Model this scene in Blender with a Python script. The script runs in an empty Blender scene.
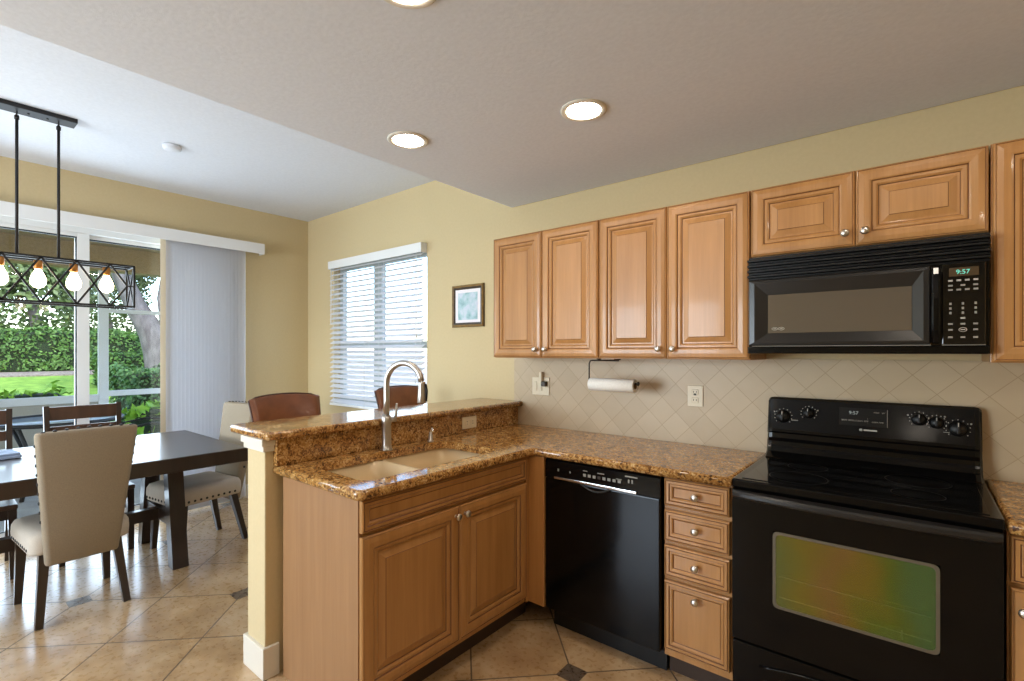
import bpy, bmesh, math, random
from mathutils import Vector, Matrix
PI = math.pi
R = math.radians
random.seed(7)
sc = bpy.context.scene
COL = sc.collection

# ------------------------------------------------------------------ camera
cd = bpy.data.cameras.new('camera')
cam = bpy.data.objects.new('camera', cd)
COL.objects.link(cam)
cam.location = (0.5649, -2.685, 1.4102)
cam.rotation_euler = (R(90), 0, R(39.274))
cd.sensor_width = 36.0
cd.lens = 492.83 / 1024 * 36.0
cd.shift_y = 11.17 / 1024
cd.clip_start = 0.05
sc.camera = cam

# ------------------------------------------------------------------ sky, sun, exposure
w = bpy.data.worlds.new('sky')
sc.world = w
w.use_nodes = True
wn = w.node_tree
bgn = wn.nodes['Background']
sky = wn.nodes.new('ShaderNodeTexSky')
sky.sky_type = 'NISHITA'
sky.sun_disc = False
sky.sun_elevation = R(50)
sky.sun_rotation = R(120)
sky.air_density = 1.0
sky.dust_density = 1.5
wn.links.new(sky.outputs[0], bgn.inputs[0])
bgn.inputs[1].default_value = 1.2
sl = bpy.data.lights.new('sun', 'SUN')
sl.energy = 2.2
sl.angle = R(1.0)
sl.color = (1.0, 0.95, 0.86)
sun = bpy.data.objects.new('sun', sl)
COL.objects.link(sun)
sun.rotation_euler = Vector((-0.62, 0.18, -0.76)).to_track_quat('-Z', 'Y').to_euler()
sc.view_settings.view_transform = 'Standard'
sc.view_settings.look = 'None'
sc.view_settings.gamma = 1.0
sc.view_settings.use_curve_mapping = False
sc.view_settings.exposure = -0.36
sc.cycles.use_denoising = True
sc.cycles.max_bounces = 8
sc.cycles.diffuse_bounces = 5
sc.cycles.sample_clamp_indirect = 6.0
CAN = 96.0          # radiance of the recessed lamps' lenses
CANCOL = (1.0, 0.88, 0.74)
def daylight(name, loc, rot, sx, sy, watts, col):
    d = bpy.data.lights.new(name, 'AREA')
    d.shape = 'RECTANGLE'
    d.size, d.size_y = sx, sy
    d.energy = watts
    d.color = col
    o = bpy.data.objects.new(name, d)
    COL.objects.link(o)
    o.location = loc
    o.rotation_euler = rot
# fill lamp behind the camera, added to brighten the room and ceiling
daylight('rear_fill_lamp', (-2.8, -5.54, 1.35), (R(90), 0, 0), 2.3, 1.6, 240, (0.76, 0.88, 1.0))
# daylight entering by the sliding door
daylight('door_daylight', (-4.60, -1.95, 1.17), (R(90), 0, R(-90)), 2.4, 2.2, 115, (0.70, 0.85, 1.0))

# ------------------------------------------------------------------ materials
def srgb(r, g, b):
    f = lambda c: (c / 255 / 12.92) if c <= 10 else ((c / 255 + 0.055) / 1.055) ** 2.4
    return (f(r), f(g), f(b), 1.0)

def mat(name, col=(0.5, 0.5, 0.5, 1), rough=0.5, metal=0.0, coat=0.0, spec=0.5):
    m = bpy.data.materials.new(name)
    m.use_nodes = True
    b = m.node_tree.nodes['Principled BSDF']
    b.inputs['Base Color'].default_value = col
    b.inputs['Roughness'].default_value = rough
    b.inputs['Metallic'].default_value = metal
    b.inputs['Coat Weight'].default_value = coat
    b.inputs['Coat Roughness'].default_value = 0.08
    b.inputs['Specular IOR Level'].default_value = spec
    return m

def N(m, t, **kw):
    n = m.node_tree.nodes.new(t)
    for k, v in kw.items():
        setattr(n, k, v)
    return n

def L(m, a, b):
    m.node_tree.links.new(a, b)

def bsdf(m):
    return m.node_tree.nodes['Principled BSDF']

def ramp(m, stops):
    n = N(m, 'ShaderNodeValToRGB')
    e = n.color_ramp.elements
    while len(e) < len(stops):
        e.new(0.5)
    for x, (p, c) in zip(e, stops):
        x.position = p
        x.color = c
    return n

def mapping(m, scale=(1, 1, 1), rot=(0, 0, 0), coord='Object'):
    tc = N(m, 'ShaderNodeTexCoord')
    mp = N(m, 'ShaderNodeMapping')
    mp.inputs['Scale'].default_value = scale
    mp.inputs['Rotation'].default_value = rot
    L(m, tc.outputs[coord], mp.inputs['Vector'])
    return mp

def noise(m, vec, scale, detail=3.0, rough=0.5):
    n = N(m, 'ShaderNodeTexNoise')
    n.inputs['Scale'].default_value = scale
    n.inputs['Detail'].default_value = detail
    n.inputs['Roughness'].default_value = rough
    L(m, vec, n.inputs['Vector'])
    return n

def bump(m, height, strength=0.1, dist=0.002):
    b = N(m, 'ShaderNodeBump')
    b.inputs['Strength'].default_value = strength
    b.inputs['Distance'].default_value = dist
    L(m, height, b.inputs['Height'])
    L(m, b.outputs[0], bsdf(m).inputs['Normal'])

def noisy(name, c1, c2, scale=8, rough=0.5, stretch=(1, 1, 1), detail=4, bstr=0.0, bdist=0.002, **kw):
    m = mat(name, c1, rough, **kw)
    mp = mapping(m, stretch)
    n = noise(m, mp.outputs[0], scale, detail)
    r = ramp(m, [(0.3, c1), (0.7, c2)])
    L(m, n.outputs['Fac'], r.inputs[0])
    L(m, r.outputs[0], bsdf(m).inputs['Base Color'])
    if bstr:
        bump(m, n.outputs['Fac'], bstr, bdist)
    return m

def wood_mat(name, c1, c2, rough, coat=0.0):
    m = mat(name, c1, rough, coat=coat)
    mp = mapping(m, (9, 9, 0.55))
    n = noise(m, mp.outputs[0], 2.2, 6, 0.6)
    r = ramp(m, [(0.25, c1), (0.75, c2)])
    L(m, n.outputs['Fac'], r.inputs[0])
    mp2 = mapping(m, (90, 90, 3.0))
    n2 = noise(m, mp2.outputs[0], 1.6, 2)
    hs = N(m, 'ShaderNodeHueSaturation')
    oi = N(m, 'ShaderNodeObjectInfo')
    mr = N(m, 'ShaderNodeMapRange')
    mr.inputs[3].default_value = 0.93
    mr.inputs[4].default_value = 1.06
    L(m, oi.outputs['Random'], mr.inputs[0])
    mul = N(m, 'ShaderNodeMath', operation='MULTIPLY')
    mr2 = N(m, 'ShaderNodeMapRange')
    mr2.inputs[3].default_value = 0.9
    mr2.inputs[4].default_value = 1.08
    L(m, n2.outputs['Fac'], mr2.inputs[0])
    L(m, mr.outputs[0], mul.inputs[0])
    L(m, mr2.outputs[0], mul.inputs[1])
    L(m, mul.outputs[0], hs.inputs['Value'])
    L(m, r.outputs[0], hs.inputs['Color'])
    L(m, hs.outputs[0], bsdf(m).inputs['Base Color'])
    return m

M = {}
M['wall'] = noisy('wall_paint', srgb(205, 185, 143), srgb(201, 181, 139), 60, 0.75, bstr=0.15, bdist=0.001)
M['ceiling'] = noisy('ceiling_paint', srgb(222, 225, 231), srgb(216, 219, 225), 60, 0.85, bstr=0.25, bdist=0.003)
M['trim'] = mat('white_trim_paint', srgb(220, 212, 196), 0.45)
M['wood'] = wood_mat('glazed_maple', srgb(186, 135, 80), srgb(162, 112, 60), 0.36, 0.2)
M['glaze'] = mat('umber_glaze', srgb(112, 70, 36), 0.5)
M['woodside'] = wood_mat('maple_side_panel', srgb(160, 119, 80), srgb(142, 102, 65), 0.42, 0.1)
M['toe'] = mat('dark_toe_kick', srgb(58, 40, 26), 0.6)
M['black'] = mat('black_enamel', (0.003, 0.0028, 0.0027, 1), 0.13, 0.0, 0.0, 0.22)
M['blackgloss'] = mat('black_glass', (0.003, 0.003, 0.003, 1), 0.06, 0.0, 0.0, 0.4)
M['blackmatte'] = mat('black_plastic', (0.006, 0.0055, 0.005, 1), 0.36, 0.0, 0.0, 0.3)
M['mwframe'] = mat('charcoal_plastic', (0.016, 0.0145, 0.013, 1), 0.28, 0.0, 0.0, 0.4)
M['mwglass'] = mat('smoky_mirror_glass', (0.085, 0.075, 0.06, 1), 0.05, spec=1.0)
bsdf(M['mwglass']).inputs['Metallic'].default_value = 0.55
bsdf(M['mwglass']).inputs['Base Color'].default_value = (0.16, 0.14, 0.115, 1)
M['nickel'] = mat('brushed_nickel', (0.62, 0.58, 0.52, 1), 0.3, 1.0)
M['faucet'] = mat('brushed_steel', (0.50, 0.47, 0.43, 1), 0.34, 1.0)
M['chrome'] = mat('chrome', (0.75, 0.74, 0.72, 1), 0.18, 1.0)
M['mark'] = mat('grey_print', srgb(170, 165, 155), 0.5)
M['markdim'] = mat('dim_grey_print', srgb(140, 136, 126), 0.5)
M['sink'] = mat('biscuit_composite', srgb(214, 190, 150), 0.35)
M['plate'] = mat('almond_plate', srgb(222, 208, 180), 0.4)
M['plateslot'] = mat('dark_slot', srgb(58, 44, 30), 0.5)
M['paper'] = noisy('paper_towel', srgb(240, 236, 228), srgb(230, 226, 218), 120, 0.9, bstr=0.3)
M['bronze'] = mat('dark_bronze_wire', (0.05, 0.035, 0.025, 1), 0.4, 0.7)
M['iron'] = mat('black_iron', (0.018, 0.016, 0.015, 1), 0.5, 0.3)
M['vinyl'] = mat('white_vinyl', srgb(232, 232, 230), 0.4)
M['doorframe'] = mat('white_aluminium', srgb(226, 226, 224), 0.4)
M['gasket'] = mat('black_gasket', (0.012, 0.012, 0.012, 1), 0.6)
M['espresso'] = wood_mat('espresso_wood', srgb(52, 36, 28), srgb(38, 26, 20), 0.32, 0.3)
M['walnut'] = wood_mat('brown_wood', srgb(84, 56, 38), srgb(62, 40, 28), 0.4, 0.1)
M['linen'] = noisy('beige_linen', srgb(150, 135, 113), srgb(138, 123, 102), 240, 0.9, bstr=0.4, bdist=0.001)
M['linenseat'] = noisy('pale_linen', srgb(196, 184, 168), srgb(184, 172, 156), 240, 0.85, bstr=0.4, bdist=0.001)
M['leather'] = noisy('cognac_leather', srgb(126, 74, 44), srgb(106, 60, 34), 14, 0.32, bstr=0.1)
M['patioblack'] = mat('black_patio_metal', (0.012, 0.012, 0.012, 1), 0.45)
M['goldframe'] = noisy('antique_gold', srgb(150, 118, 66), srgb(110, 84, 44), 30, 0.4)
M['darkframe'] = mat('dark_moulding', srgb(58, 46, 32), 0.45)
M['matboard'] = mat('white_mat_board', srgb(238, 232, 236), 0.8)
M['concrete'] = noisy('lanai_concrete', srgb(172, 168, 160), srgb(150, 146, 140), 6, 0.8)
M['stucco'] = noisy('tan_stucco', srgb(176, 150, 108), srgb(160, 136, 96), 40, 0.9)
M['lawn'] = noisy('lawn_grass', srgb(128, 164, 62), srgb(90, 130, 40), 5, 0.9)
M['mulch'] = noisy('pale_mulch', srgb(150, 142, 130), srgb(104, 94, 82), 22, 0.95)
M['trunk'] = noisy('grey_bark', srgb(122, 118, 118), srgb(78, 74, 74), 9, 0.9, stretch=(1, 1, 0.35), bstr=0.8, bdist=0.02)
M['bluecloth'] = noisy('blue_grey_cloth', srgb(168, 182, 206), srgb(120, 134, 160), 20, 0.8)

def leafmat(name, c1, c2):
    m = noisy(name, c1, c2, 5, 0.6, detail=5)
    return m
M['hedge'] = leafmat('hedge_leaves', srgb(92, 132, 50), srgb(44, 78, 28))
M['bush'] = leafmat('bush_leaves', srgb(84, 128, 62), srgb(40, 76, 36))
M['bright'] = leafmat('bright_leaves', srgb(164, 206, 60), srgb(104, 160, 36))
M['treeleaf'] = leafmat('tree_leaves', srgb(112, 132, 78), srgb(58, 78, 44))

# translucent vane / slat
def translucent(name, col, fac, rough=0.5):
    m = mat(name, col, rough)
    t = N(m, 'ShaderNodeBsdfTranslucent')
    t.inputs[0].default_value = col
    mx = N(m, 'ShaderNodeMixShader')
    mx.inputs[0].default_value = fac
    out = m.node_tree.nodes['Material Output']
    L(m, bsdf(m).outputs[0], mx.inputs[1])
    L(m, t.outputs[0], mx.inputs[2])
    L(m, mx.outputs[0], out.inputs[0])
    return m
M['vane'] = translucent('white_pvc_vane', srgb(238, 238, 240), 0.5)
M['slat'] = translucent('white_faux_wood_slat', srgb(236, 236, 238), 0.2, 0.4)
M['shade_glass'] = None

def glass_pane(name, tint=(1, 1, 1, 1), gloss=1.0):
    m = bpy.data.materials.new(name)
    m.use_nodes = True
    nt = m.node_tree
    nt.nodes.clear()
    out = N(m, 'ShaderNodeOutputMaterial')
    tr = N(m, 'ShaderNodeBsdfTransparent')
    tr.inputs[0].default_value = tint
    gl = N(m, 'ShaderNodeBsdfGlossy')
    gl.inputs['Roughness'].default_value = 0.02
    lw = N(m, 'ShaderNodeFresnel')
    lw.inputs[0].default_value = 1.45
    mx = N(m, 'ShaderNodeMixShader')
    geo = N(m, 'ShaderNodeNewGeometry')
    inv = N(m, 'ShaderNodeMath', operation='SUBTRACT')
    inv.inputs[0].default_value = 1.0
    L(m, geo.outputs['Backfacing'], inv.inputs[1])
    fr = N(m, 'ShaderNodeMath', operation='MULTIPLY')
    L(m, lw.outputs[0], fr.inputs[0])
    L(m, inv.outputs[0], fr.inputs[1])
    L(m, fr.outputs[0], mx.inputs[0])
    L(m, tr.outputs[0], mx.inputs[1])
    L(m, gl.outputs[0], mx.inputs[2])
    L(m, mx.outputs[0], out.inputs[0])
    return m
M['glass'] = glass_pane('window_glass', (0.96, 0.97, 0.97, 1))
M['patioglass'] = glass_pane('patio_glass', (0.8, 0.85, 0.85, 1))

def emit(name, col, strength):
    m = bpy.data.materials.new(name)
    m.use_nodes = True
    nt = m.node_tree
    nt.nodes.clear()
    out = N(m, 'ShaderNodeOutputMaterial')
    e = N(m, 'ShaderNodeEmission')
    e.inputs[0].default_value = (*col, 1)
    e.inputs[1].default_value = strength
    L(m, e.outputs[0], out.inputs[0])
    return m
M['can'] = emit('lit_lamp_lens', CANCOL, CAN)
M['bulb'] = emit('lit_filament_bulb', (1.0, 0.82, 0.56), 14.0)
M['clock'] = emit('green_clock_digits', (0.25, 1.0, 0.75), 1.2)
M['clockdim'] = emit('pale_clock_digits', (0.75, 0.85, 0.8), 0.5)
M['socket'] = mat('amber_socket', srgb(196, 130, 60), 0.3, 0.6)

# granite
def granite():
    m = mat('brown_granite', rough=0.08)
    bsdf(m).inputs['Specular IOR Level'].default_value = 0.6
    mp = mapping(m)
    v = N(m, 'ShaderNodeTexVoronoi')
    v.inputs['Scale'].default_value = 150
    L(m, mp.outputs[0], v.inputs['Vector'])
    sep = N(m, 'ShaderNodeSeparateColor')
    L(m, v.outputs['Color'], sep.inputs[0])
    big = noise(m, mp.outputs[0], 22, 6, 0.7)
    add = N(m, 'ShaderNodeMath', operation='MULTIPLY_ADD')
    add.inputs[1].default_value = 0.55
    L(m, sep.outputs[0], add.inputs[0])
    sc2 = N(m, 'ShaderNodeMath', operation='MULTIPLY_ADD')
    sc2.inputs[1].default_value = 1.5
    sc2.inputs[2].default_value = -0.52
    L(m, big.outputs['Fac'], sc2.inputs[0])
    L(m, sc2.outputs[0], add.inputs[2])
    r = ramp(m, [(0.0, srgb(40, 26, 18)), (0.2, srgb(84, 54, 32)), (0.38, srgb(136, 92, 48)), (0.55, srgb(170, 123, 66)),
                 (0.75, srgb(194, 151, 92)), (0.95, srgb(212, 182, 134))])
    L(m, add.outputs[0], r.inputs[0])
    L(m, r.outputs[0], bsdf(m).inputs['Base Color'])
    return m
M['granite'] = granite()

# floor tile: diagonal grid, small dark insets on every second crossing
def floor_mat():
    m = mat('travertine_tile', rough=0.3, coat=0.6)
    bsdf(m).inputs['Coat IOR'].default_value = 1.7
    bsdf(m).inputs['Coat Roughness'].default_value = 0.16
    tc = N(m, 'ShaderNodeTexCoord')
    sp = N(m, 'ShaderNodeSeparateXYZ')
    L(m, tc.outputs['Object'], sp.inputs[0])
    P, PV = 0.4385, 0.4455
    U0, V0 = -1.0225, -0.175
    def mth(op, a, b=None, c=None):
        n = N(m, 'ShaderNodeMath', operation=op)
        for i, x in enumerate((a, b, c)):
            if x is None:
                continue
            if isinstance(x, (int, float)):
                n.inputs[i].default_value = x
            else:
                L(m, x, n.inputs[i])
        return n.outputs[0]
    x, y = sp.outputs[0], sp.outputs[1]
    s = math.sqrt(0.5)
    u = mth('MULTIPLY', mth('ADD', x, y), s)
    v = mth('MULTIPLY', mth('SUBTRACT', y, x), s)
    un = mth('DIVIDE', mth('SUBTRACT', u, U0), P)
    vn = mth('DIVIDE', mth('SUBTRACT', v, V0), PV)
    du = mth('PINGPONG', un, 0.5)
    dv = mth('PINGPONG', vn, 0.5)
    grout = mth('LESS_THAN', mth('MINIMUM', du, dv), 0.0085)
    du2 = mth('MULTIPLY', mth('PINGPONG', un, 1.0), P)
    dv2 = mth('MULTIPLY', mth('PINGPONG', vn, 1.0), PV)
    dsum = mth('ADD', du2, dv2)
    dot = mth('LESS_THAN', dsum, 0.066)
    dotring = mth('LESS_THAN', dsum, 0.073)
    # per-tile tone
    fu = mth('FLOOR', un)
    fv = mth('FLOOR', vn)
    cmb = N(m, 'ShaderNodeCombineXYZ')
    L(m, fu, cmb.inputs[0]); L(m, fv, cmb.inputs[1])
    wnz = N(m, 'ShaderNodeTexWhiteNoise', noise_dimensions='2D')
    L(m, cmb.outputs[0], wnz.inputs['Vector'])
    n1 = noise(m, tc.outputs['Object'], 6.0, 4, 0.55)
    n2 = noise(m, tc.outputs['Object'], 40, 2, 0.5)
    f = mth('ADD', mth('MULTIPLY', n1.outputs['Fac'], 0.95), mth('ADD', mth('MULTIPLY', n2.outputs['Fac'], 0.14), mth('MULTIPLY', wnz.outputs[0], 0.12)))
    r = ramp(m, [(0.35, srgb(148, 114, 76)), (0.6, srgb(182, 148, 106)), (0.8, srgb(204, 174, 136))])
    L(m, f, r.inputs[0])
    rd = ramp(m, [(0.3, srgb(74, 60, 48)), (0.7, srgb(104, 88, 72))])
    L(m, n2.outputs['Fac'], rd.inputs[0])
    g = srgb(92, 72, 52)
    def mixc(fac, a, b):
        n = N(m, 'ShaderNodeMix', data_type='RGBA')
        L(m, fac, n.inputs[0])
        if isinstance(a, tuple): n.inputs[6].default_value = a
        else: L(m, a, n.inputs[6])
        if isinstance(b, tuple): n.inputs[7].default_value = b
        else: L(m, b, n.inputs[7])
        return n.outputs[2]
    c = mixc(grout, r.outputs[0], g)
    c = mixc(dotring, c, g)
    c = mixc(dot, c, rd.outputs[0])
    L(m, c, bsdf(m).inputs['Base Color'])
    ro = mth('ADD', mth('MULTIPLY', grout, 0.4), mth('ADD', 0.2, mth('MULTIPLY', n2.outputs['Fac'], 0.18)))
    L(m, ro, bsdf(m).inputs['Roughness'])
    h = mth('MULTIPLY', grout, -1.0)
    bump(m, h, 0.2, 0.0015)
    return m
M['floor'] = floor_mat()

# backsplash tile laid diagonally on the wall (x, z)
def backsplash_mat():
    m = mat('beige_wall_tile', rough=0.42)
    tc = N(m, 'ShaderNodeTexCoord')
    sp = N(m, 'ShaderNodeSeparateXYZ')
    L(m, tc.outputs['Object'], sp.inputs[0])
    def mth(op, a, b=None):
        n = N(m, 'ShaderNodeMath', operation=op)
        for i, x in enumerate((a, b)):
            if x is None: continue
            if isinstance(x, (int, float)): n.inputs[i].default_value = x
            else: L(m, x, n.inputs[i])
        return n.outputs[0]
    x = mth('SUBTRACT', sp.outputs[0], 0.245)
    z = mth('SUBTRACT', sp.outputs[2], 1.312)
    D = 0.156
    a = mth('DIVIDE', mth('ADD', x, z), D)
    b = mth('DIVIDE', mth('SUBTRACT', x, z), D)
    gm = mth('MINIMUM', mth('PINGPONG', a, 0.5), mth('PINGPONG', b, 0.5))
    grout = mth('LESS_THAN', gm, 0.011)
    cmb = N(m, 'ShaderNodeCombineXYZ')
    L(m, mth('FLOOR', a), cmb.inputs[0]); L(m, mth('FLOOR', b), cmb.inputs[1])
    wnz = N(m, 'ShaderNodeTexWhiteNoise', noise_dimensions='2D')
    L(m, cmb.outputs[0], wnz.inputs['Vector'])
    n1 = noise(m, tc.outputs['Object'], 9, 4)
    r = ramp(m, [(0.25, srgb(186, 164, 132)), (0.75, srgb(195, 174, 143))])
    L(m, mth('ADD', mth('MULTIPLY', wnz.outputs[0], 0.4), mth('MULTIPLY', n1.outputs['Fac'], 0.6)), r.inputs[0])
    mx = N(m, 'ShaderNodeMix', data_type='RGBA')
    L(m, grout, mx.inputs[0])
    L(m, r.outputs[0], mx.inputs[6])
    mx.inputs[7].default_value = srgb(170, 147, 115)
    L(m, mx.outputs[2], bsdf(m).inputs['Base Color'])
    bump(m, mth('MULTIPLY', grout, -1.0), 0.5, 0.003)
    return m
M['backsplash'] = backsplash_mat()

# oven window: coated glass, its amber and green reflections painted into the base colour
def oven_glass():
    m = mat('painted_sheen_coated_glass', rough=0.12, spec=0.7)
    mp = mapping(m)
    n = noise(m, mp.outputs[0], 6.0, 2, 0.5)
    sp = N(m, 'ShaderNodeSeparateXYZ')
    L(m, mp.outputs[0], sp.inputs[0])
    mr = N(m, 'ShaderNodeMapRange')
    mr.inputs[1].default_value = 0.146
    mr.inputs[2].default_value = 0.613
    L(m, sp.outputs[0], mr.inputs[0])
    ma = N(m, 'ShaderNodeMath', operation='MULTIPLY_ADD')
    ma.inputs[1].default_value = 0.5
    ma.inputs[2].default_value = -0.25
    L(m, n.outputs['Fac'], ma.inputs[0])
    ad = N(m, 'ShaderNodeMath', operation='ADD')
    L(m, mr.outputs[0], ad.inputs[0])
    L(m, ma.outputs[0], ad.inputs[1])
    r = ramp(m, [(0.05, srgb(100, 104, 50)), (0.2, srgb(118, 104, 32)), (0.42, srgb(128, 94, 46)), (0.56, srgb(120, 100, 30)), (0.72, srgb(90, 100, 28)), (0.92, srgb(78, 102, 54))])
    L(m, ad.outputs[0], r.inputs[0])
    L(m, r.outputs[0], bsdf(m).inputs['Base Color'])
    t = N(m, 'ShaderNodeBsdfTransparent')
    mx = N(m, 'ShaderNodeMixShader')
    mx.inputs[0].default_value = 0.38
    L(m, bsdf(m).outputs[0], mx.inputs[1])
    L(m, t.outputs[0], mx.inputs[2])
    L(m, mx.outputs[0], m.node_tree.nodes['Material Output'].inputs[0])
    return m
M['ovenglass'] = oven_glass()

def art_mat():
    m = mat('watercolour_print', rough=0.7)
    mp = mapping(m)
    n = noise(m, mp.outputs[0], 14, 4)
    r = ramp(m, [(0.3, srgb(120, 156, 160)), (0.45, srgb(168, 200, 206)), (0.6, srgb(206, 214, 226)), (0.75, srgb(184, 190, 214))])
    L(m, n.outputs['Fac'], r.inputs[0])
    L(m, r.outputs[0], bsdf(m).inputs['Base Color'])
    return m
M['art'] = art_mat()

# ------------------------------------------------------------------ mesh helpers
def newbm():
    return bmesh.new()

def box(bm, x0, x1, y0, y1, z0, z1, bev=0.0, mi=0, seg=2):
    if x1 < x0: x0, x1 = x1, x0
    if y1 < y0: y0, y1 = y1, y0
    if z1 < z0: z0, z1 = z1, z0
    vs = [bm.verts.new((x, y, z)) for z in (z0, z1) for y in (y0, y1) for x in (x0, x1)]
    fs = []
    for q in ((0, 2, 3, 1), (4, 5, 7, 6), (0, 1, 5, 4), (2, 6, 7, 3), (0, 4, 6, 2), (1, 3, 7, 5)):
        f = bm.faces.new([vs[i] for i in q])
        f.material_index = mi
        fs.append(f)
    if bev > 0:
        es = list({e for f in fs for e in f.edges})
        r = bmesh.ops.bevel(bm, geom=es, offset=bev, segments=seg, affect='EDGES', profile=0.6)
        for f in r['faces']:
            f.material_index = mi
    return vs

def bar(bm, a, b, wx, wz, mi=0, up=(0, 0, 1), taper=1.0):
    """rectangular bar from a to b, wx across, wz along the up side"""
    a = Vector(a); b = Vector(b)
    d = (b - a).normalized()
    u = Vector(up)
    if abs(d.dot(u)) > 0.98:
        u = Vector((1, 0, 0))
    s = d.cross(u).normalized()
    u = s.cross(d).normalized()
    rings = []
    for p, k in ((a, 1.0), (b, taper)):
        rings.append([bm.verts.new(p + s * (i * wx * k / 2) + u * (j * wz * k / 2)) for i, j in ((-1, -1), (1, -1), (1, 1), (-1, 1))])
    for i in range(4):
        f = bm.faces.new((rings[0][i], rings[0][(i + 1) % 4], rings[1][(i + 1) % 4], rings[1][i]))
        f.material_index = mi
    bm.faces.new(rings[0][::-1]).material_index = mi
    bm.faces.new(rings[1]).material_index = mi

def tube(bm, pts, rad, seg=10, mi=0, closed=False, smooth=True):
    pts = [Vector(p) for p in pts]
    n = len(pts)
    if not hasattr(rad, '__len__'):
        rad = [rad] * n
    rings = []
    t0 = (pts[1] - pts[0]).normalized()
    ref = Vector((0, 0, 1)) if abs(t0.z) < 0.9 else Vector((1, 0, 0))
    u = t0.cross(ref).normalized()
    for i, p in enumerate(pts):
        if closed:
            t = (pts[(i + 1) % n] - pts[i - 1]).normalized()
        elif i == 0:
            t = t0
        elif i == n - 1:
            t = (pts[i] - pts[i - 1]).normalized()
        else:
            t = (pts[i + 1] - pts[i - 1]).normalized()
        u = (u - t * u.dot(t)).normalized()
        v = t.cross(u)
        rings.append([bm.verts.new(p + (u * math.cos(2 * PI * k / seg) + v * math.sin(2 * PI * k / seg)) * rad[i]) for k in range(seg)])
    m = n if closed else n - 1
    for i in range(m):
        a, b = rings[i], rings[(i + 1) % n]
        for k in range(seg):
            f = bm.faces.new((a[k], a[(k + 1) % seg], b[(k + 1) % seg], b[k]))
            f.material_index = mi
            f.smooth = smooth
    if not closed:
        bm.faces.new(rings[0][::-1]).material_index = mi
        bm.faces.new(rings[-1]).material_index = mi

def lathe(bm, prof, axis='z', origin=(0, 0, 0), seg=20, mi=0, flip=False):
    """prof: list of (radius, height). axis z, or '-y' (height goes toward -y), or 'x'."""
    o = Vector(origin)
    rings = []
    for r, h in prof:
        ring = []
        for k in range(seg):
            c, s = math.cos(2 * PI * k / seg) * r, math.sin(2 * PI * k / seg) * r
            if axis == 'z': p = Vector((c, s, h))
            elif axis == '-y': p = Vector((c, -h, s))
            elif axis == 'x': p = Vector((h, c, s))
            else: p = Vector((c, h, s))
            ring.append(bm.verts.new(o + p))
        rings.append(ring)
    for a, b in zip(rings, rings[1:]):
        for k in range(seg):
            f = bm.faces.new((a[k], a[(k + 1) % seg], b[(k + 1) % seg], b[k]))
            f.smooth = True
            f.material_index = mi
    bm.faces.new(rings[0][::-1]).material_index = mi
    bm.faces.new(rings[-1]).material_index = mi

def loft(bm, rings, mi=0, cap0=True, cap1=True, smooth=False, mis=None):
    rs = [[bm.verts.new(p) for p in r] for r in rings]
    n = len(rs[0])
    for j, (a, b) in enumerate(zip(rs, rs[1:])):
        for k in range(n):
            f = bm.faces.new((a[k], a[(k + 1) % n], b[(k + 1) % n], b[k]))
            f.material_index = mis[j] if mis else mi
            f.smooth = smooth
    if cap0: bm.faces.new(rs[0][::-1]).material_index = mis[0] if mis else mi
    if cap1: bm.faces.new(rs[-1]).material_index = mis[-1] if mis else mi
    return rs

def profile_x(bm, prof, x0, x1, mi=0, bev=0.0):
    """closed (y,z) outline pushed along x"""
    loft(bm, [[(x0, y, z) for y, z in prof], [(x1, y, z) for y, z in prof]], mi)

def panel_front(bm, x0, x1, z0, z1, yb, rings, mis):
    """front facing -y made of rectangular rings: (inset, y)"""
    rs = []
    for ins, y in rings:
        rs.append([(x0 + ins, yb + y, z0 + ins), (x1 - ins, yb + y, z0 + ins), (x1 - ins, yb + y, z1 - ins), (x0 + ins, yb + y, z1 - ins)])
    loft(bm, rs, 0, mis=mis)

def finish(bm):
    bmesh.ops.recalc_face_normals(bm, faces=bm.faces[:])

def obj(name, bm, mats, parent=None, loc=(0, 0, 0), rotz=0.0, recalc=True):
    if recalc:
        finish(bm)
    me = bpy.data.meshes.new(name)
    bm.to_mesh(me)
    bm.free()
    if not isinstance(mats, (list, tuple)):
        mats = [mats]
    for m in mats:
        me.materials.append(m)
    o = bpy.data.objects.new(name, me)
    COL.objects.link(o)
    o.location = loc
    o.rotation_euler = (0, 0, rotz)
    if parent is not None:
        o.parent = parent
    return o

def thing(name, label, cat, loc=(0, 0, 0), rotz=0.0, group=None):
    o = bpy.data.objects.new(name, None)
    o.empty_display_size = 0.1
    COL.objects.link(o)
    o.location = loc
    o.rotation_euler = (0, 0, rotz)
    o['label'] = label
    o['category'] = cat
    if group: o['group'] = group
    return o

def tag(o, label, cat, group=None):
    o['label'] = label
    o['category'] = cat
    if group: o['group'] = group
    return o

def struct(o):
    o['kind'] = 'structure'
    return o

def dup(root, loc, rotz, label, group=None):
    def cp(o, par):
        c = o.copy()
        COL.objects.link(c)
        if par is not None: c.parent = par
        for ch in list(o.children):
            cp(ch, c)
        return c
    r = cp(root, None)
    r.location = loc
    r.rotation_euler = (0, 0, rotz)
    r['label'] = label
    if group: r['group'] = group
    return r

def text_mesh(name, s, size, m, parent, loc, rot, align='CENTER'):
    cu = bpy.data.curves.new(name, 'FONT')
    cu.body = s
    cu.size = size
    cu.align_x = align
    cu.align_y = 'CENTER'
    cu.extrude = 0.0003
    t = bpy.data.objects.new(name + '_tmp', cu)
    COL.objects.link(t)
    me = bpy.data.meshes.new_from_object(t)
    bpy.data.objects.remove(t)
    bpy.data.curves.remove(cu)
    me.materials.clear()
    me.materials.append(m)
    o = bpy.data.objects.new(name, me)
    COL.objects.link(o)
    o.parent = parent
    o.location = loc
    o.rotation_euler = rot
    return o

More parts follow.
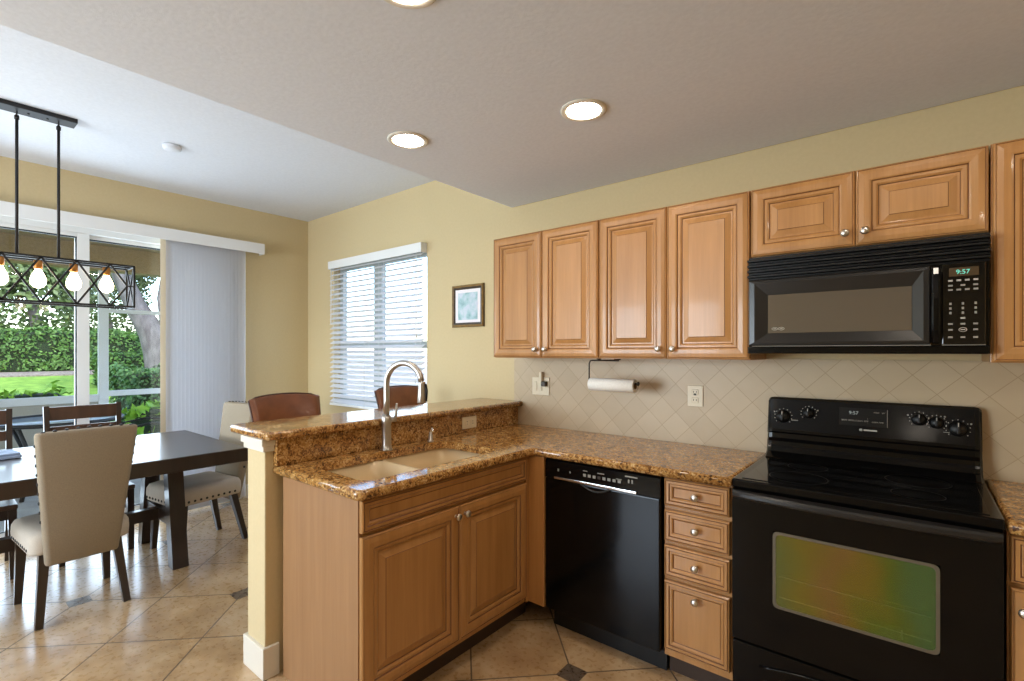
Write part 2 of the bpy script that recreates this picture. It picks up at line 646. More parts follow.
# ------------------------------------------------------------------ setting
XW = -4.433       # wall with the sliding door
XR = 2.7          # wall right of the camera
YF = -5.4         # wall behind the camera
XE = -1.634       # edge of the lower kitchen ceiling
ZK, ZD = 2.421, 2.7925
WX0, WX1, WZ0, WZ1 = -3.93, -2.53, 0.90, 2.27   # window opening
DY0, DY1, DZ1 = -3.25, -0.66, 2.39              # sliding door opening

b = newbm(); box(b, XW - 0.15, XR + 0.15, YF - 0.15, 0.15, -0.1, 0.0)
struct(obj('floor', b, M['floor']))
b = newbm()
for x0, x1, z0, z1 in ((XW - 0.15, WX0, 0, ZD + 0.1), (WX1, XR, 0, ZD + 0.1), (WX0, WX1, 0, WZ0), (WX0, WX1, WZ1, ZD + 0.1)):
    box(b, x0, x1, 0, 0.15, z0, z1)
struct(obj('wall_back', b, M['wall']))
b = newbm()
for y0, y1, z0, z1 in ((YF, DY0, 0, ZD + 0.1), (DY1, 0.0, 0, ZD + 0.1), (DY0, DY1, DZ1, ZD + 0.1)):
    box(b, XW - 0.15, XW, y0, y1, z0, z1)
struct(obj('wall_left', b, M['wall']))
b = newbm(); box(b, XR, XR + 0.15, YF, 0, 0, ZD + 0.1)
struct(obj('wall_right', b, M['wall']))
# wall behind the camera with an opening at left, added for the fill lamp
FX0, FX1, FZ0, FZ1 = -4.0, -1.6, 0.5, 2.2
b = newbm()
for x0, x1, z0, z1 in ((XW - 0.15, FX0, 0, ZD + 0.1), (FX1, XR + 0.15, 0, ZD + 0.1), (FX0, FX1, 0, FZ0), (FX0, FX1, FZ1, ZD + 0.1)):
    box(b, x0, x1, YF - 0.15, YF, z0, z1)
struct(obj('wall_front', b, M['wall']))
b = newbm(); box(b, XE, XR, YF, 0.0, ZK, ZD + 0.1, 0.012)
struct(obj('ceiling', b, M['ceiling']))
b = newbm(); box(b, XW, XE, YF, 0.0, ZD, ZD + 0.1)
struct(obj('ceiling', b, M['ceiling']))

# half wall carrying the bar
HX0, HX1, HY = -1.775, -1.605, -1.715
b = newbm(); box(b, HX0, HX1, HY, 0, 0, 1.034, 0.006)
struct(obj('wall_peninsula', b, M['wall']))
b = newbm()
for o0, z0, z1 in ((0.022, 1.004, 1.034), (0.013, 0.978, 1.004)):
    box(b, HX0 - o0, HX1 + o0, HY - o0, -1.655, z0, z1, 0.004)
struct(obj('trim_1', b, M['trim']))
b = newbm()
box(b, HX0 - 0.014, HX1 + 0.014, HY - 0.014, -1.657, 0, 0.135, 0.004)
box(b, HX0 - 0.014, HX0, -1.66, 0, 0, 0.135, 0.003)
struct(obj('baseboard_peninsula', b, M['trim']))
b = newbm(); box(b, XW, HX0 - 0.014, -0.014, 0, 0, 0.13, 0.004)
struct(obj('baseboard_back', b, M['trim']))
b = newbm(); box(b, XW, XW + 0.014, DY1, -0.014, 0, 0.13, 0.004); box(b, XW, XW + 0.014, YF, DY0, 0, 0.13, 0.004)
struct(obj('baseboard_left', b, M['trim']))
b = newbm(); box(b, -1.604, XR, -0.008, 0, 0.90, 1.374)
struct(obj('wall_backsplash', b, M['backsplash']))

# window behind the horizontal blind
win = struct(thing('window_1', 'x', 'window', (0, 0, 0)))
for k in ('label', 'category'):
    del win[k]
b = newbm()
fy0, fy1 = 0.07, 0.12
mull = -3.30
for x0, x1, z0, z1 in ((WX0, WX0 + 0.05, WZ0, WZ1), (WX1 - 0.05, WX1, WZ0, WZ1), (WX0 + 0.05, WX1 - 0.05, WZ0, WZ0 + 0.05), (WX0 + 0.05, WX1 - 0.05, WZ1 - 0.05, WZ1),
                       (mull - 0.06, mull + 0.06, WZ0 + 0.05, WZ1 - 0.05), (WX0 + 0.03, WX1 - 0.03, 1.44, 1.50)):
    k_ = 0.006 if z0 == 1.44 else 0.0
    box(b, x0, x1, fy0 + k_, fy1 - k_, z0, z1, 0.004)
obj('window_frame', b, mat('grey_window_frame', srgb(176, 182, 180), 0.5), win)
for x0, x1 in ((WX0 + 0.05, mull - 0.06), (mull + 0.06, WX1 - 0.05)):
    for z0, z1 in ((WZ0 + 0.05, 1.44), (1.50, WZ1 - 0.05)):
        b = newbm(); box(b, x0, x1, 0.093, 0.097, z0, z1)
        obj('pane', b, M['glass'], win)
b = newbm(); box(b, WX0 - 0.0, WX1 + 0.0, 0.0, 0.068, WZ0 - 0.02, WZ0 + 0.002)
obj('window_sill', b, M['trim'], win)

# unseen window behind the camera, added around the fill lamp
win2 = struct(thing('added_window', 'x', 'window', (0, 0, 0)))
for k in ('label', 'category'):
    del win2[k]
b = newbm()
for x0, x1, z0, z1 in ((FX0, FX0 + 0.06, FZ0, FZ1), (FX1 - 0.06, FX1, FZ0, FZ1), (FX0 + 0.06, FX1 - 0.06, FZ0, FZ0 + 0.06), (FX0 + 0.06, FX1 - 0.06, FZ1 - 0.06, FZ1), (-2.83, -2.77, FZ0 + 0.06, FZ1 - 0.06)):
    box(b, x0, x1, YF - 0.11, YF - 0.05, z0, z1, 0.004)
obj('window_frame', b, M['doorframe'], win2)

# sliding glass door
door = struct(thing('door_1', 'x', 'door', (0, 0, 0)))
for k in ('label', 'category'):
    del door[k]
b = newbm()
xa, xb = XW - 0.10, XW - 0.005
for y0, y1, z0, z1 in ((DY0, DY0 + 0.05, 0, DZ1), (DY1 - 0.05, DY1, 0, DZ1), (DY0 + 0.05, DY1 - 0.05, DZ1 - 0.06, DZ1), (DY0 + 0.05, DY1 - 0.05, 0.0, 0.03)):
    box(b, xa, xb, y0, y1, z0, z1, 0.003)
obj('door_frame', b, M['doorframe'], door)
for n_, (y0, y1, xc) in enumerate(((DY0 + 0.05, -1.79, XW - 0.03), (-1.87, DY1 - 0.05, XW - 0.07))):
    b = newbm()
    st = 0.075
    for a0, a1, z0, z1 in ((y0, y0 + st, 0.03, DZ1 - 0.06), (y1 - st, y1, 0.03, DZ1 - 0.06), (y0 + st, y1 - st, 0.03, 0.12), (y0 + st, y1 - st, 2.300, DZ1 - 0.06)):
        box(b, xc - 0.016, xc + 0.016, a0, a1, z0, z1, 0.003)
    p = obj('sliding_panel', b, M['doorframe'], door)
    b = newbm()
    g0, g1, h0, h1 = y0 + st, y1 - st, 0.12, 2.300
    for a0, a1, z0, z1 in ((g0, g0 + 0.008, h0, h1), (g1 - 0.008, g1, h0, h1), (g0, g1, h0, h0 + 0.008), (g0, g1, h1 - 0.010, h1)):
        box(b, xc - 0.012, xc + 0.012, a0, a1, z0, z1)
    obj('gasket', b, M['gasket'], p)
    b = newbm(); box(b, xc - 0.003, xc + 0.003, g0, g1, h0, h1)
    obj('pane', b, M['glass'], p)

# ------------------------------------------------------------------ cabinets
D_DOOR = ([(0, 0), (0, -0.014), (0.003, -0.018), (0.006, -0.0195), (0.008, -0.0178), (0.010, -0.0195), (0.026, -0.0225), (0.044, -0.0215), (0.050, -0.019), (0.0535, -0.0145), (0.056, -0.0160), (0.064, -0.0160), (0.071, -0.0105), (0.0735, -0.0065), (0.080, -0.0065), (0.1035, -0.0155), (0.1055, -0.0175)],
          [0, 0, 0, 1, 0, 0, 0, 0, 1, 0, 0, 0, 1, 0, 0, 1, 0])
D_DRAW = ([(0, 0), (0, -0.015), (0.003, -0.019), (0.006, -0.0205), (0.008, -0.018), (0.010, -0.0205), (0.020, -0.0205), (0.0235, -0.0155), (0.0255, -0.0165), (0.031, -0.0165), (0.036, -0.011), (0.0395, -0.0085), (0.042, -0.0085)],
          [0, 0, 0, 1, 1, 0, 1, 0, 0, 0, 1, 0, 0])

def front(x0, x1, z0, z1, yb, style):
    b = newbm()
    rings, mis = style
    mis = list(mis[1:]) + [0] if False else list(mis)
    # mis[j] belongs to the band from ring j to ring j+1; the last one to the cap
    panel_front(b, x0, x1, z0, z1, yb, rings, mis)
    return b

def knob_bm(x, y, z):
    b = newbm()
    lathe(b, [(0.0075, 0), (0.0075, 0.003), (0.0045, 0.006), (0.0045, 0.013), (0.009, 0.016), (0.0145, 0.020), (0.0155, 0.024), (0.0135, 0.028), (0.008, 0.031), (0.001, 0.032)], '-y', (x, y, z), 18)
    return b

def wall_cabinet(name, label, x0, w_, z0, z1, doors, yd=0.305):
    t = thing(name, label, 'cabinet', (x0, 0, z0))
    h = z1 - z0
    b = newbm()
    box(b, 0.001, w_ - 0.001, -yd, -0.0085, 0, h, 0.002)
    obj('carcass', b, M['wood'], t)
    for dx0, dx1, dz0, dz1, kx, kz in doors:
        d = obj('door', front(dx0, dx1, dz0 - z0, dz1 - z0, -yd - 0.002, D_DOOR), [M['wood'], M['glaze']], t)
        if kx is not None:
            obj('knob', knob_bm(kx, -yd - 0.022, kz - z0), M['nickel'], d)
    return t

ZB, ZT, ZM = 1.372, 2.129, 1.818
G = 0.003
def pair(w_, z0, z1, kz, kin=0.036):
    h = w_ / 2
    return [(G, h - 0.0015, z0, z1, h - kin, kz), (h + 0.0015, w_ - G, z0, z1, h + kin, kz)]
wall_cabinet('wall_cabinet', 'leftmost two-door glazed maple wall cabinet, next to the small framed picture', -1.522, 0.759, ZB, ZT, pair(0.759, ZB + 0.004, ZT - 0.004, 1.424))
wall_cabinet('wall_cabinet', 'two-door glazed maple wall cabinet above the paper towel roll, left of the microwave', -0.762, 0.760, ZB, ZT, pair(0.760, ZB + 0.004, ZT - 0.004, 1.424))
wall_cabinet('wall_cabinet', 'short two-door glazed maple wall cabinet right above the black microwave', 0.0, 0.765, ZM, ZT, pair(0.765, ZM + 0.010, ZT - 0.004, 1.879, 0.032))
wall_cabinet('wall_cabinet', 'tall glazed maple wall cabinet right of the microwave, cut by the photo edge', 0.767, 0.46, ZB, ZT + 0.002, [(0.006, 0.454, ZB + 0.004, ZT - 0.002, 0.42, 1.424)])

# peninsula sink cabinet: local x runs along world +y, front faces world +x
t = thing('sink_cabinet', 'glazed maple sink cabinet with two doors on the peninsula under the sink', 'cabinet', (-1.567, -1.654, 0), R(90))
W_ = 0.983
dep = 0.567    # local -y depth up to the face (world x = -1.0)
b = newbm()
box(b, 0.0, 0.018, -dep, 0.0, 0.0, 0.876, 0.0015)            # finished end panel to the floor
obj('side_panel', b, M['woodside'], t)
b = newbm()
box(b, 0.019, W_, -dep, 0, 0.115, 0.66, 0.001)
box(b, 0.019, W_, -dep, -dep + 0.03, 0.66, 0.875)
obj('carcass', b, M['wood'], t)
b = newbm(); box(b, 0.02, W_ + 0.10, -dep + 0.07, -dep + 0.09, 0.0, 0.114)
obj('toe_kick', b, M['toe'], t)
obj('false_drawer_front', front(0.004, W_ - 0.004, 0.75, 0.868, -dep - 0.002, D_DRAW), [M['wood'], M['glaze']], t)
h = 0.497
for x0, x1, kx in ((0.004, h - 0.0015, h - 0.028), (h + 0.0015, W_ - 0.004, h + 0.028)):
    d = obj('door', front(x0, x1, 0.144, 0.735, -dep - 0.002, D_DOOR), [M['wood'], M['glaze']], t)
    obj('knob', knob_bm(kx, -dep - 0.022, 0.697), M['nickel'], d)
b = newbm(); box(b, W_ + 0.001, W_ + 0.045, -dep - 0.012, -dep + 0.03, 0.115, 0.875, 0.002)
# filler stile turning the inside corner, plus its return beside the dishwasher
obj('filler_stile', b, M['wood'], t)
b = newbm(); box(b, W_ + 0.022, W_ + 0.04, -dep - 0.107, -dep - 0.013, 0.115, 0.875, 0.002)
obj('corner_filler', b, M['wood'], t)

# drawer cabinet between dishwasher and range
t = thing('drawer_cabinet', 'narrow maple cabinet with four drawers between the dishwasher and the range', 'cabinet', (-0.276, 0, 0))
w_ = 0.279
b = newbm(); box(b, 0.0, w_, -0.61, -0.01, 0.10, 0.875, 0.001)
obj('carcass', b, M['wood'], t)
b = newbm(); box(b, 0.0, w_, -0.55, -0.53, 0.0, 0.099)
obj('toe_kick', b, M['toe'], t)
for z0, z1, kz in ((0.752, 0.868, 0.808), (0.600, 0.733, 0.668), (0.450, 0.582, 0.516), (0.136, 0.431, 0.378)):
    d = obj('drawer', front(0.006, w_ - 0.006, z0, z1, -0.612, D_DRAW if z0 > 0.4 else D_DRAW), [M['wood'], M['glaze']], t)
    obj('knob', knob_bm(w_ / 2, -0.612 - 0.011, kz), M['nickel'], d)

# base cabinet right of the range
t = thing('base_cabinet', 'maple base cabinet right of the black range, mostly outside the photo', 'cabinet', (0.777, 0, 0))
w_ = 0.46
b = newbm(); box(b, 0.0, w_, -0.61, -0.01, 0.10, 0.875, 0.001)
obj('carcass', b, M['wood'], t)
b = newbm(); box(b, 0.0, w_, -0.55, -0.53, 0.0, 0.099)
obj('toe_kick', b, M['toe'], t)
d = obj('drawer', front(0.006, w_ - 0.006, 0.73, 0.868, -0.612, D_DRAW), [M['wood'], M['glaze']], t)
obj('knob', knob_bm(w_ / 2, -0.623, 0.80), M['nickel'], d)
d = obj('door', front(0.006, w_ - 0.006, 0.136, 0.715, -0.612, D_DOOR), [M['wood'], M['glaze']], t)
obj('knob', knob_bm(0.034, -0.632, 0.655), M['nickel'], d)

# ------------------------------------------------------------------ stone tops
def offset_poly(pts, d):
    n = len(pts)
    out = []
    for i in range(n):
        p0, p1, p2 = Vector(pts[i - 1]), Vector(pts[i]), Vector(pts[(i + 1) % n])
        e1 = (p1 - p0).normalized(); e2 = (p2 - p1).normalized()
        n1 = Vector((-e1.y, e1.x)); n2 = Vector((-e2.y, e2.x))
        k = n1 + n2
        k = k / max(0.2, k.dot(n1))
        out.append(p1 + k * d)
    return out

def round_corner(p0, p1, p2, r, n=5):
    p0, p1, p2 = Vector(p0), Vector(p1), Vector(p2)
    a = (p0 - p1).normalized(); c = (p2 - p1).normalized()
    s, e = p1 + a * r, p1 + c * r
    return [tuple((s * (1 - t) ** 2 + p1 * 2 * t * (1 - t) + e * t * t)) for t in [i / n for i in range(n + 1)]]

def stone_slab(pts, z0, z1, hole=None, full=True):
    """pts CCW outline; rounded edges; optional CCW hole"""
    b = newbm()
    th = z1 - z0
    prof = [(0.010, z0), (0.004, z0 + 0.003), (0.0, z0 + 0.010), (0.0, z1 - 0.012), (0.003, z1 - 0.005), (0.009, z1 - 0.001), (0.015, z1)]
    rs = []
    for d, z in prof:
        rs.append([b.verts.new((p.x, p.y, z)) for p in offset_poly(pts, d)])
    n = len(pts)
    for a, c in zip(rs, rs[1:]):
        for k in range(n):
            f = b.faces.new((a[k], a[(k + 1) % n], c[(k + 1) % n], c[k])); f.smooth = True
    def fill(ring, holering):
        es = []
        for rg in (ring, holering):
            if rg is None: continue
            for i in range(len(rg)):
                e = b.edges.get((rg[i], rg[(i + 1) % len(rg)])) or b.edges.new((rg[i], rg[(i + 1) % len(rg)]))
                es.append(e)
        bmesh.ops.triangle_fill(b, edges=es, use_beauty=True)
    ht = hb = None
    if hole:
        ht = [b.verts.new((x, y, z1)) for x, y in hole]
        hb = [b.verts.new((x, y, z0)) for x, y in hole]
        k = len(hole)
        for i in range(k):
            b.faces.new((ht[i], ht[(i + 1) % k], hb[(i + 1) % k], hb[i]))
    fill(rs[-1], ht)
    fill(rs[0], hb)
    return b

SX0, SX1, SY0, SY1 = -1.475, -1.055, -1.585, -0.80    # sink opening
hole = []
cs = [(SX0, SY0), (SX1, SY0), (SX1, SY1), (SX0, SY1)]
for i in range(4):
    hole += round_corner(cs[i - 1], cs[i], cs[(i + 1) % 4], 0.06)
out = [(-1.603, -1.682)] + round_corner((-1.603, -1.682), (-0.953, -1.682), (-0.953, -0.66), 0.04) \
    + round_corner((-0.953, -1.6), (-0.953, -0.657), (0.0, -0.657), 0.02, 3) + [(0.006, -0.657), (0.006, -0.0085), (-1.603, -0.0085)]
tag(obj('countertop', stone_slab(out, 0.876, 0.914, hole), M['granite']), 'L-shaped brown speckled granite countertop holding the sink, from peninsula to range', 'countertop')
tag(obj('countertop', stone_slab([(0.778, -0.657), (1.24, -0.657), (1.24, -0.0085), (0.778, -0.0085)], 0.876, 0.914), M['granite']), 'short brown granite countertop right of the black range', 'countertop')
BARY = -1.738
out = round_corner((-1.95, -0.01), (-1.93, BARY), (-1.53, BARY), 0.03) + round_corner((-1.93, BARY), (-1.53, BARY), (-1.53, 0), 0.025) + [(-1.53, -0.002), (-1.93, -0.002)]
tag(obj('bar_countertop', stone_slab(out, 1.034, 1.070), M['granite']), 'raised brown granite bar top on the half wall behind the faucet', 'countertop')
b = newbm(); box(b, HX1 + 0.001, -1.568, -1.68, -0.009, 0.9145, 1.0335, 0.002)
tag(obj('splash_panel', b, M['granite']), 'upright brown granite splash strip between the countertop and the bar top', 'backsplash')

# ------------------------------------------------------------------ sink, faucet, soap pump
t = thing('sink', 'biscuit double-bowl undermount sink set into the granite peninsula top', 'sink', (0, 0, 0.69))
def rr(x0, x1, y0, y1, r, z, n=5):
    c = [(x0, y0), (x1, y0), (x1, y1), (x0, y1)]
    o = []
    for i in range(4):
        o += round_corner(c[i - 1], c[i], c[(i + 1) % 4], r, n)
    return [(x, y, z) for x, y in o]
ymid = -1.215
for k, (y0, y1) in enumerate(((SY0 - 0.008, ymid - 0.011), (ymid + 0.011, SY1 + 0.008))):
    x0, x1 = SX0 - 0.008, SX1 + 0.008
    b = newbm()
    zt = 0.184 if True else 0
    rings = [rr(x0 - 0.012, x1 + 0.012, y0 - 0.010, y1 + 0.010, 0.06, zt), rr(x0, x1, y0, y1, 0.06, zt), rr(x0 + 0.006, x1 - 0.006, y0 + 0.006, y1 - 0.006, 0.06, 0.10),
             rr(x0 + 0.012, x1 - 0.012, y0 + 0.012, y1 - 0.012, 0.06, 0.058), rr(x0 + 0.03, x1 - 0.03, y0 + 0.03, y1 - 0.03, 0.06, 0.048)]
    loft(b, rings, cap0=False, smooth=True)
    # outer skin
    rings = [rr(x0 - 0.012, x1 + 0.012, y0 - 0.010, y1 + 0.010, 0.06, zt), rr(x0 - 0.008, x1 + 0.008, y0 - 0.008, y1 + 0.008, 0.06, 0.05), rr(x0 + 0.02, x1 - 0.02, y0 + 0.02, y1 - 0.02, 0.06, 0.035)]
    loft(b, rings, cap0=False, smooth=True)
    bs = obj('basin', b, M['sink'], t, recalc=False)
    b = newbm(); lathe(b, [(0.045, 0.0485), (0.044, 0.051), (0.03, 0.052), (0.028, 0.0495), (0.002, 0.0495)], 'z', ((x0 + x1) / 2, (y0 + y1) / 2, 0))
    obj('drain', b, M['chrome'], bs)
b = newbm(); box(b, SX0 - 0.004, SX1 + 0.004, ymid - 0.011, ymid + 0.011, 0.12, 0.178, 0.004)
obj('divider', b, M['sink'], t)

FXc, FYc = -1.499, -1.161
t = thing('faucet', 'tall brushed steel gooseneck pull-down faucet behind the sink', 'faucet', (FXc, FYc, 0.9142), R(16))
b = newbm()
lathe(b, [(0.030, 0), (0.030, 0.006), (0.026, 0.010), (0.0235, 0.03), (0.0225, 0.13), (0.0245, 0.135), (0.0245, 0.165), (0.020, 0.172), (0.015, 0.176)], 'z')
obj('body', b, M['faucet'], t)
b = newbm()
rA = 0.105
zA = 0.335
pts = [(0, 0, 0.17), (0, 0, 0.25)] + [(rA - rA * math.cos(a), 0, zA + rA * math.sin(a)) for a in [PI * i / 18 for i in range(0, 17)]]
pts += [(2 * rA - 0.003, 0, zA - 0.004 + 0.02)]
tube(b, pts, 0.0148, 14)
obj('spout', b, M['faucet'], t)
b = newbm()
lathe(b, [(0.016, 0.10), (0.0175, 0.095), (0.018, 0.07), (0.020, 0.04), (0.023, 0.0), (0.021, -0.004)], 'z', (2 * rA + 0.001, 0, zA - 0.085))
obj('spray_head', b, M['faucet'], t)
b = newbm()
tube(b, [(2 * rA + 0.016, 0.004, zA - 0.07), (2 * rA + 0.0225, 0.004, zA - 0.08), (2 * rA + 0.026, 0.004, zA - 0.03), (2 * rA + 0.019, 0.004, zA + 0.005)], 0.006, 8)
obj('spray_button', b, M['blackmatte'], t)
b = newbm()
tube(b, [(0.008, 0.016, 0.15), (0.022, 0.046, 0.151)], 0.013, 12)
tube(b, [(0.020, 0.041, 0.155), (0.023, 0.046, 0.17), (0.026, 0.050, 0.232)], [0.008, 0.007, 0.0055], 10)
obj('lever', b, M['faucet'], t)

t = thing('soap_dispenser', 'small brushed steel soap pump right of the faucet', 'soap dispenser', (-1.50, -0.868, 0.9142), R(-30))
b = newbm(); lathe(b, [(0.019, 0), (0.019, 0.006), (0.013, 0.01), (0.012, 0.035), (0.009, 0.042), (0.008, 0.055)], 'z')
obj('base', b, M['faucet'], t)
b = newbm(); tube(b, [(0, 0, 0.05), (0, 0, 0.066), (0.012, 0, 0.076), (0.045, 0, 0.079), (0.062, 0, 0.066)], [0.008, 0.0085, 0.0075, 0.006, 0.005], 10)
obj('spout', b, M['chrome'], t)

# ------------------------------------------------------------------ dishwasher
t = thing('dishwasher', 'black built-in dishwasher under the countertop', 'dishwasher', (-0.888, 0, 0))
w_ = 0.606
b = newbm(); box(b, 0.004, w_ - 0.004, -0.60, -0.02, 0.10, 0.872)
obj('body', b, M['blackmatte'], t)
b = newbm(); box(b, 0.002, w_ - 0.002, -0.642, -0.601, 0.115, 0.775, 0.006)
obj('door', b, M['black'], t)
cp = newbm()
profile_x(cp, [(-0.601, 0.778), (-0.601, 0.870), (-0.634, 0.870), (-0.640, 0.862), (-0.644, 0.778)], 0.002, w_ - 0.002)
cpo = obj('control_panel', cp, M['black'], t)
b = newbm()
box(b, 0.06, 0.50, -0.652, -0.6435, 0.778, 0.790, 0.003)
obj('handle_strip', b, M['chrome'], cpo)
b = newbm()
tube(b, [(0.21 + 0.16 * i / 12, -0.6455, 0.777 - 0.026 * math.sin(PI * i / 12)) for i in range(13)], 0.0042, 8)
obj('handle_pocket', b, M['mwframe'], cpo)
for i in range(8):
    b = newbm(); box(b, 0.222 + i * 0.026, 0.238 + i * 0.026, -0.6425, -0.6395, 0.812, 0.826, 0.001)
    obj('button', b, M['markdim'] if i != 3 else M['toe'], cpo)
b = newbm()
for x0, x1, z0, z1 in ((0.075, 0.084, 0.812, 0.828), (0.145, 0.152, 0.815, 0.825), (0.222, 0.245, 0.838, 0.842), (0.30, 0.335, 0.838, 0.842), (0.44, 0.50, 0.846, 0.852), (0.455, 0.462, 0.820, 0.836), (0.472, 0.479, 0.820, 0.836), (0.395, 0.425, 0.828, 0.831)):
    b = newbm(); box(b, x0, x1, -0.6422, -0.6385, z0, z1)
    obj('lettering', b, M['markdim'], cpo)
b = newbm(); box(b, 0.002, w_ - 0.002, -0.565, -0.545, 0.0, 0.112)
obj('toe_kick', b, M['blackmatte'], t)

# ------------------------------------------------------------------ range
t = thing('range', 'black electric range with a glass cooktop and oven window', 'stove', (0.012, 0, 0))
w_ = 0.758
b = newbm(); box(b, 0.003, w_ - 0.003, -0.635, -0.03, 0.07, 0.884)
obj('body', b, M['black'], t)
b = newbm()
box(b, 0.0, w_, -0.655, -0.03, 0.8845, 0.917, 0.006)
ct = obj('cooktop', b, M['black'], t)
b = newbm(); box(b, 0.03, w_ - 0.03, -0.625, -0.165, 0.9165, 0.9195, 0.001)
obj('glass_top', b, M['blackgloss'], ct)
for cx, cy, r_ in ((0.20, -0.49, 0.10), (0.56, -0.49, 0.075), (0.20, -0.27, 0.075), (0.56, -0.27, 0.10)):
    b = newbm()
    loft(b, [[(cx + math.cos(2 * PI * k / 40) * r, cy + math.sin(2 * PI * k / 40) * r, 0.9198) for k in range(40)] for r in (r_, r_ - 0.003)], cap0=False, cap1=False)
    obj('burner_ring', b, M['mwframe'], ct)
b = newbm()
prof = [(-0.012, 0.885), (-0.012, 1.182), (-0.024, 1.192), (-0.042, 1.193), (-0.058, 1.184), (-0.088, 1.046), (-0.090, 1.034), (-0.082, 1.026), (-0.084, 1.004), (-0.096, 0.990), (-0.098, 0.972), (-0.104, 0.962), (-0.108, 0.944), (-0.150, 0.922), (-0.156, 0.9175)]
loft(b, [[(x, -0.012 + (y + 0.012) * k, 0.885 + (z - 0.885) * kk) for y, z in prof] for x, k, kk in ((0.004, 0.80, 0.965), (0.012, 0.96, 0.99), (0.026, 1, 1), (w_ - 0.026, 1, 1), (w_ - 0.012, 0.96, 0.99), (w_ - 0.004, 0.80, 0.965))])
bg_ = obj('backguard', b, M['black'], t)
def bgy(z):   # front of the sloping control face
    return -0.058 - 0.030 * (1.184 - z) / 0.138
tilt = math.atan2(0.030, 0.138)
for kx, kz, kr in ((0.072, 1.105, 0.026), (0.175, 1.128, 0.021), (0.566, 1.132, 0.021), (0.590 + 0.03, 1.124, 0.020), (0.684, 1.106, 0.026)):
    b = newbm()
    lathe(b, [(kr + 0.004, 0), (kr + 0.004, 0.002), (kr, 0.004), (kr * 0.93, 0.018), (kr * 0.86, 0.022), (0.001, 0.0225)], '-y', (0, 0, 0), 24)
    box(b, -0.004, 0.004, -0.032, -0.02, -kr * 0.85, kr * 0.85, 0.002)
    k_ = obj('knob', b, M['blackmatte'], bg_, (kx, bgy(kz), kz))
    k_.rotation_euler = (-tilt, 0, 0)
    b = newbm()
    for i in range(11):
        a = R(-130 + 26 * i) + PI / 2
        c_, s_ = math.cos(a) * (kr + 0.010), math.sin(a) * (kr + 0.010)
        box(b, c_ - 0.0016, c_ + 0.0016, -0.0012, 0.001, s_ - 0.0016, s_ + 0.0016)
    obj('dial_marks', b, M['mark'], k_)
    b = newbm(); box(b, -0.0013, 0.0013, -0.0335, -0.0315, kr * 0.2, kr * 0.8)
    obj('pointer', b, M['mark'], k_)
# clock display
b = newbm()
zc0, zc1 = 1.088, 1.164
loft(b, [[(0.292, bgy(zc0) + o, zc0), (0.462, bgy(zc0) + o, zc0), (0.462, bgy(zc1) + o, zc1), (0.292, bgy(zc1) + o, zc1)] for o in (0.002, -0.0015)])
dsp = obj('clock_panel', b, M['blackgloss'], bg_)
rot = (R(90) - tilt, 0, 0)
def onface(x, z, o=0.0022):
    return (x, bgy(z) - o, z)
text_mesh('clock_digits', '9:57', 0.020, M['clockdim'], dsp, onface(0.345, 1.142), rot)
for i in range(4):
    text_mesh('button_lettering', 'ABCD'[i] * 0 + ['BAKE', 'BROIL', 'CLEAN', 'OFF'][i], 0.0085, M['markdim'], dsp, onface(0.312 + i * 0.026, 1.110), rot)
for x, z, s_ in ((0.425, 1.148, 'TIMER'), (0.450, 1.148, 'SET'), (0.430, 1.108, 'COOK TIME'), (0.395, 1.120, '+'), (0.395, 1.103, '-')):
    text_mesh('button_lettering', s_, 0.0075, M['markdim'], dsp, onface(x, z), rot)
b = newbm()
lathe(b, [(0.006, 0), (0.006, 0.001), (0.0005, 0.001)], '-y', (0.372, bgy(1.072) + 0.0, 1.072), 16)
box(b, 0.381, 0.428, bgy(1.072) - 0.001, bgy(1.072) + 0.004, 1.0695, 1.0755)
obj('brand_mark', b, M['mark'], bg_)
b = newbm()
box(b, 0.462, 0.4635, bgy(1.126) - 0.008, bgy(1.126) + 0.006, 1.09, 1.162)
obj('panel_edge', b, M['markdim'], bg_)
for x, z in ((0.105, 1.09), (0.64, 1.088)):
    b = newbm(); box(b, x, x + 0.028, bgy(z) - 0.0008, bgy(z) + 0.004, z, z + 0.003)
    obj('lettering', b, M['markdim'], bg_)
for x, z in ((0.034, 1.125), (0.21, 1.142), (0.53, 1.148), (0.722, 1.128), (0.645, 1.15)):
    b = newbm(); box(b, x - 0.003, x + 0.003, bgy(z) - 0.0008, bgy(z) + 0.004, z - 0.003, z + 0.003)
    obj('lettering', b, M['markdim'], bg_)
# oven door
OD = thing  # (kept: door is a part)
b = newbm()
wx0, wx1, wz0, wz1 = 0.146, 0.613, 0.467, 0.748
for x0, x1, z0, z1 in ((0.004, wx0, 0.306, 0.880), (wx1, w_ - 0.004, 0.306, 0.880), (wx0, wx1, 0.306, wz0), (wx0, wx1, wz1, 0.880)):
    box(b, x0, x1, -0.664, -0.637, z0, z1)
box(b, wx0 - 0.02, wx1 + 0.02, -0.6365, -0.6355, wz0 - 0.02, wz1 + 0.02)
dr = obj('oven_door', b, M['black'], t)
b = newbm()
def rrz(x0, x1, z0, z1, r, y, n=5):
    c = [(x0, z0), (x1, z0), (x1, z1), (x0, z1)]
    o = []
    for i in range(4):
        o += round_corner(c[i - 1], c[i], c[(i + 1) % 4], r, n)
    return [(x, y, z) for x, z in o]
loft(b, [rrz(wx0, wx1, wz0, wz1, 0.02, -0.6655), rrz(wx0, wx1, wz0, wz1, 0.02, -0.6675), rrz(wx0 + 0.010, wx1 - 0.010, wz0 + 0.010, wz1 - 0.010, 0.018, -0.6675), rrz(wx0 + 0.010, wx1 - 0.010, wz0 + 0.010, wz1 - 0.010, 0.018, -0.6655)], cap0=False, cap1=False)
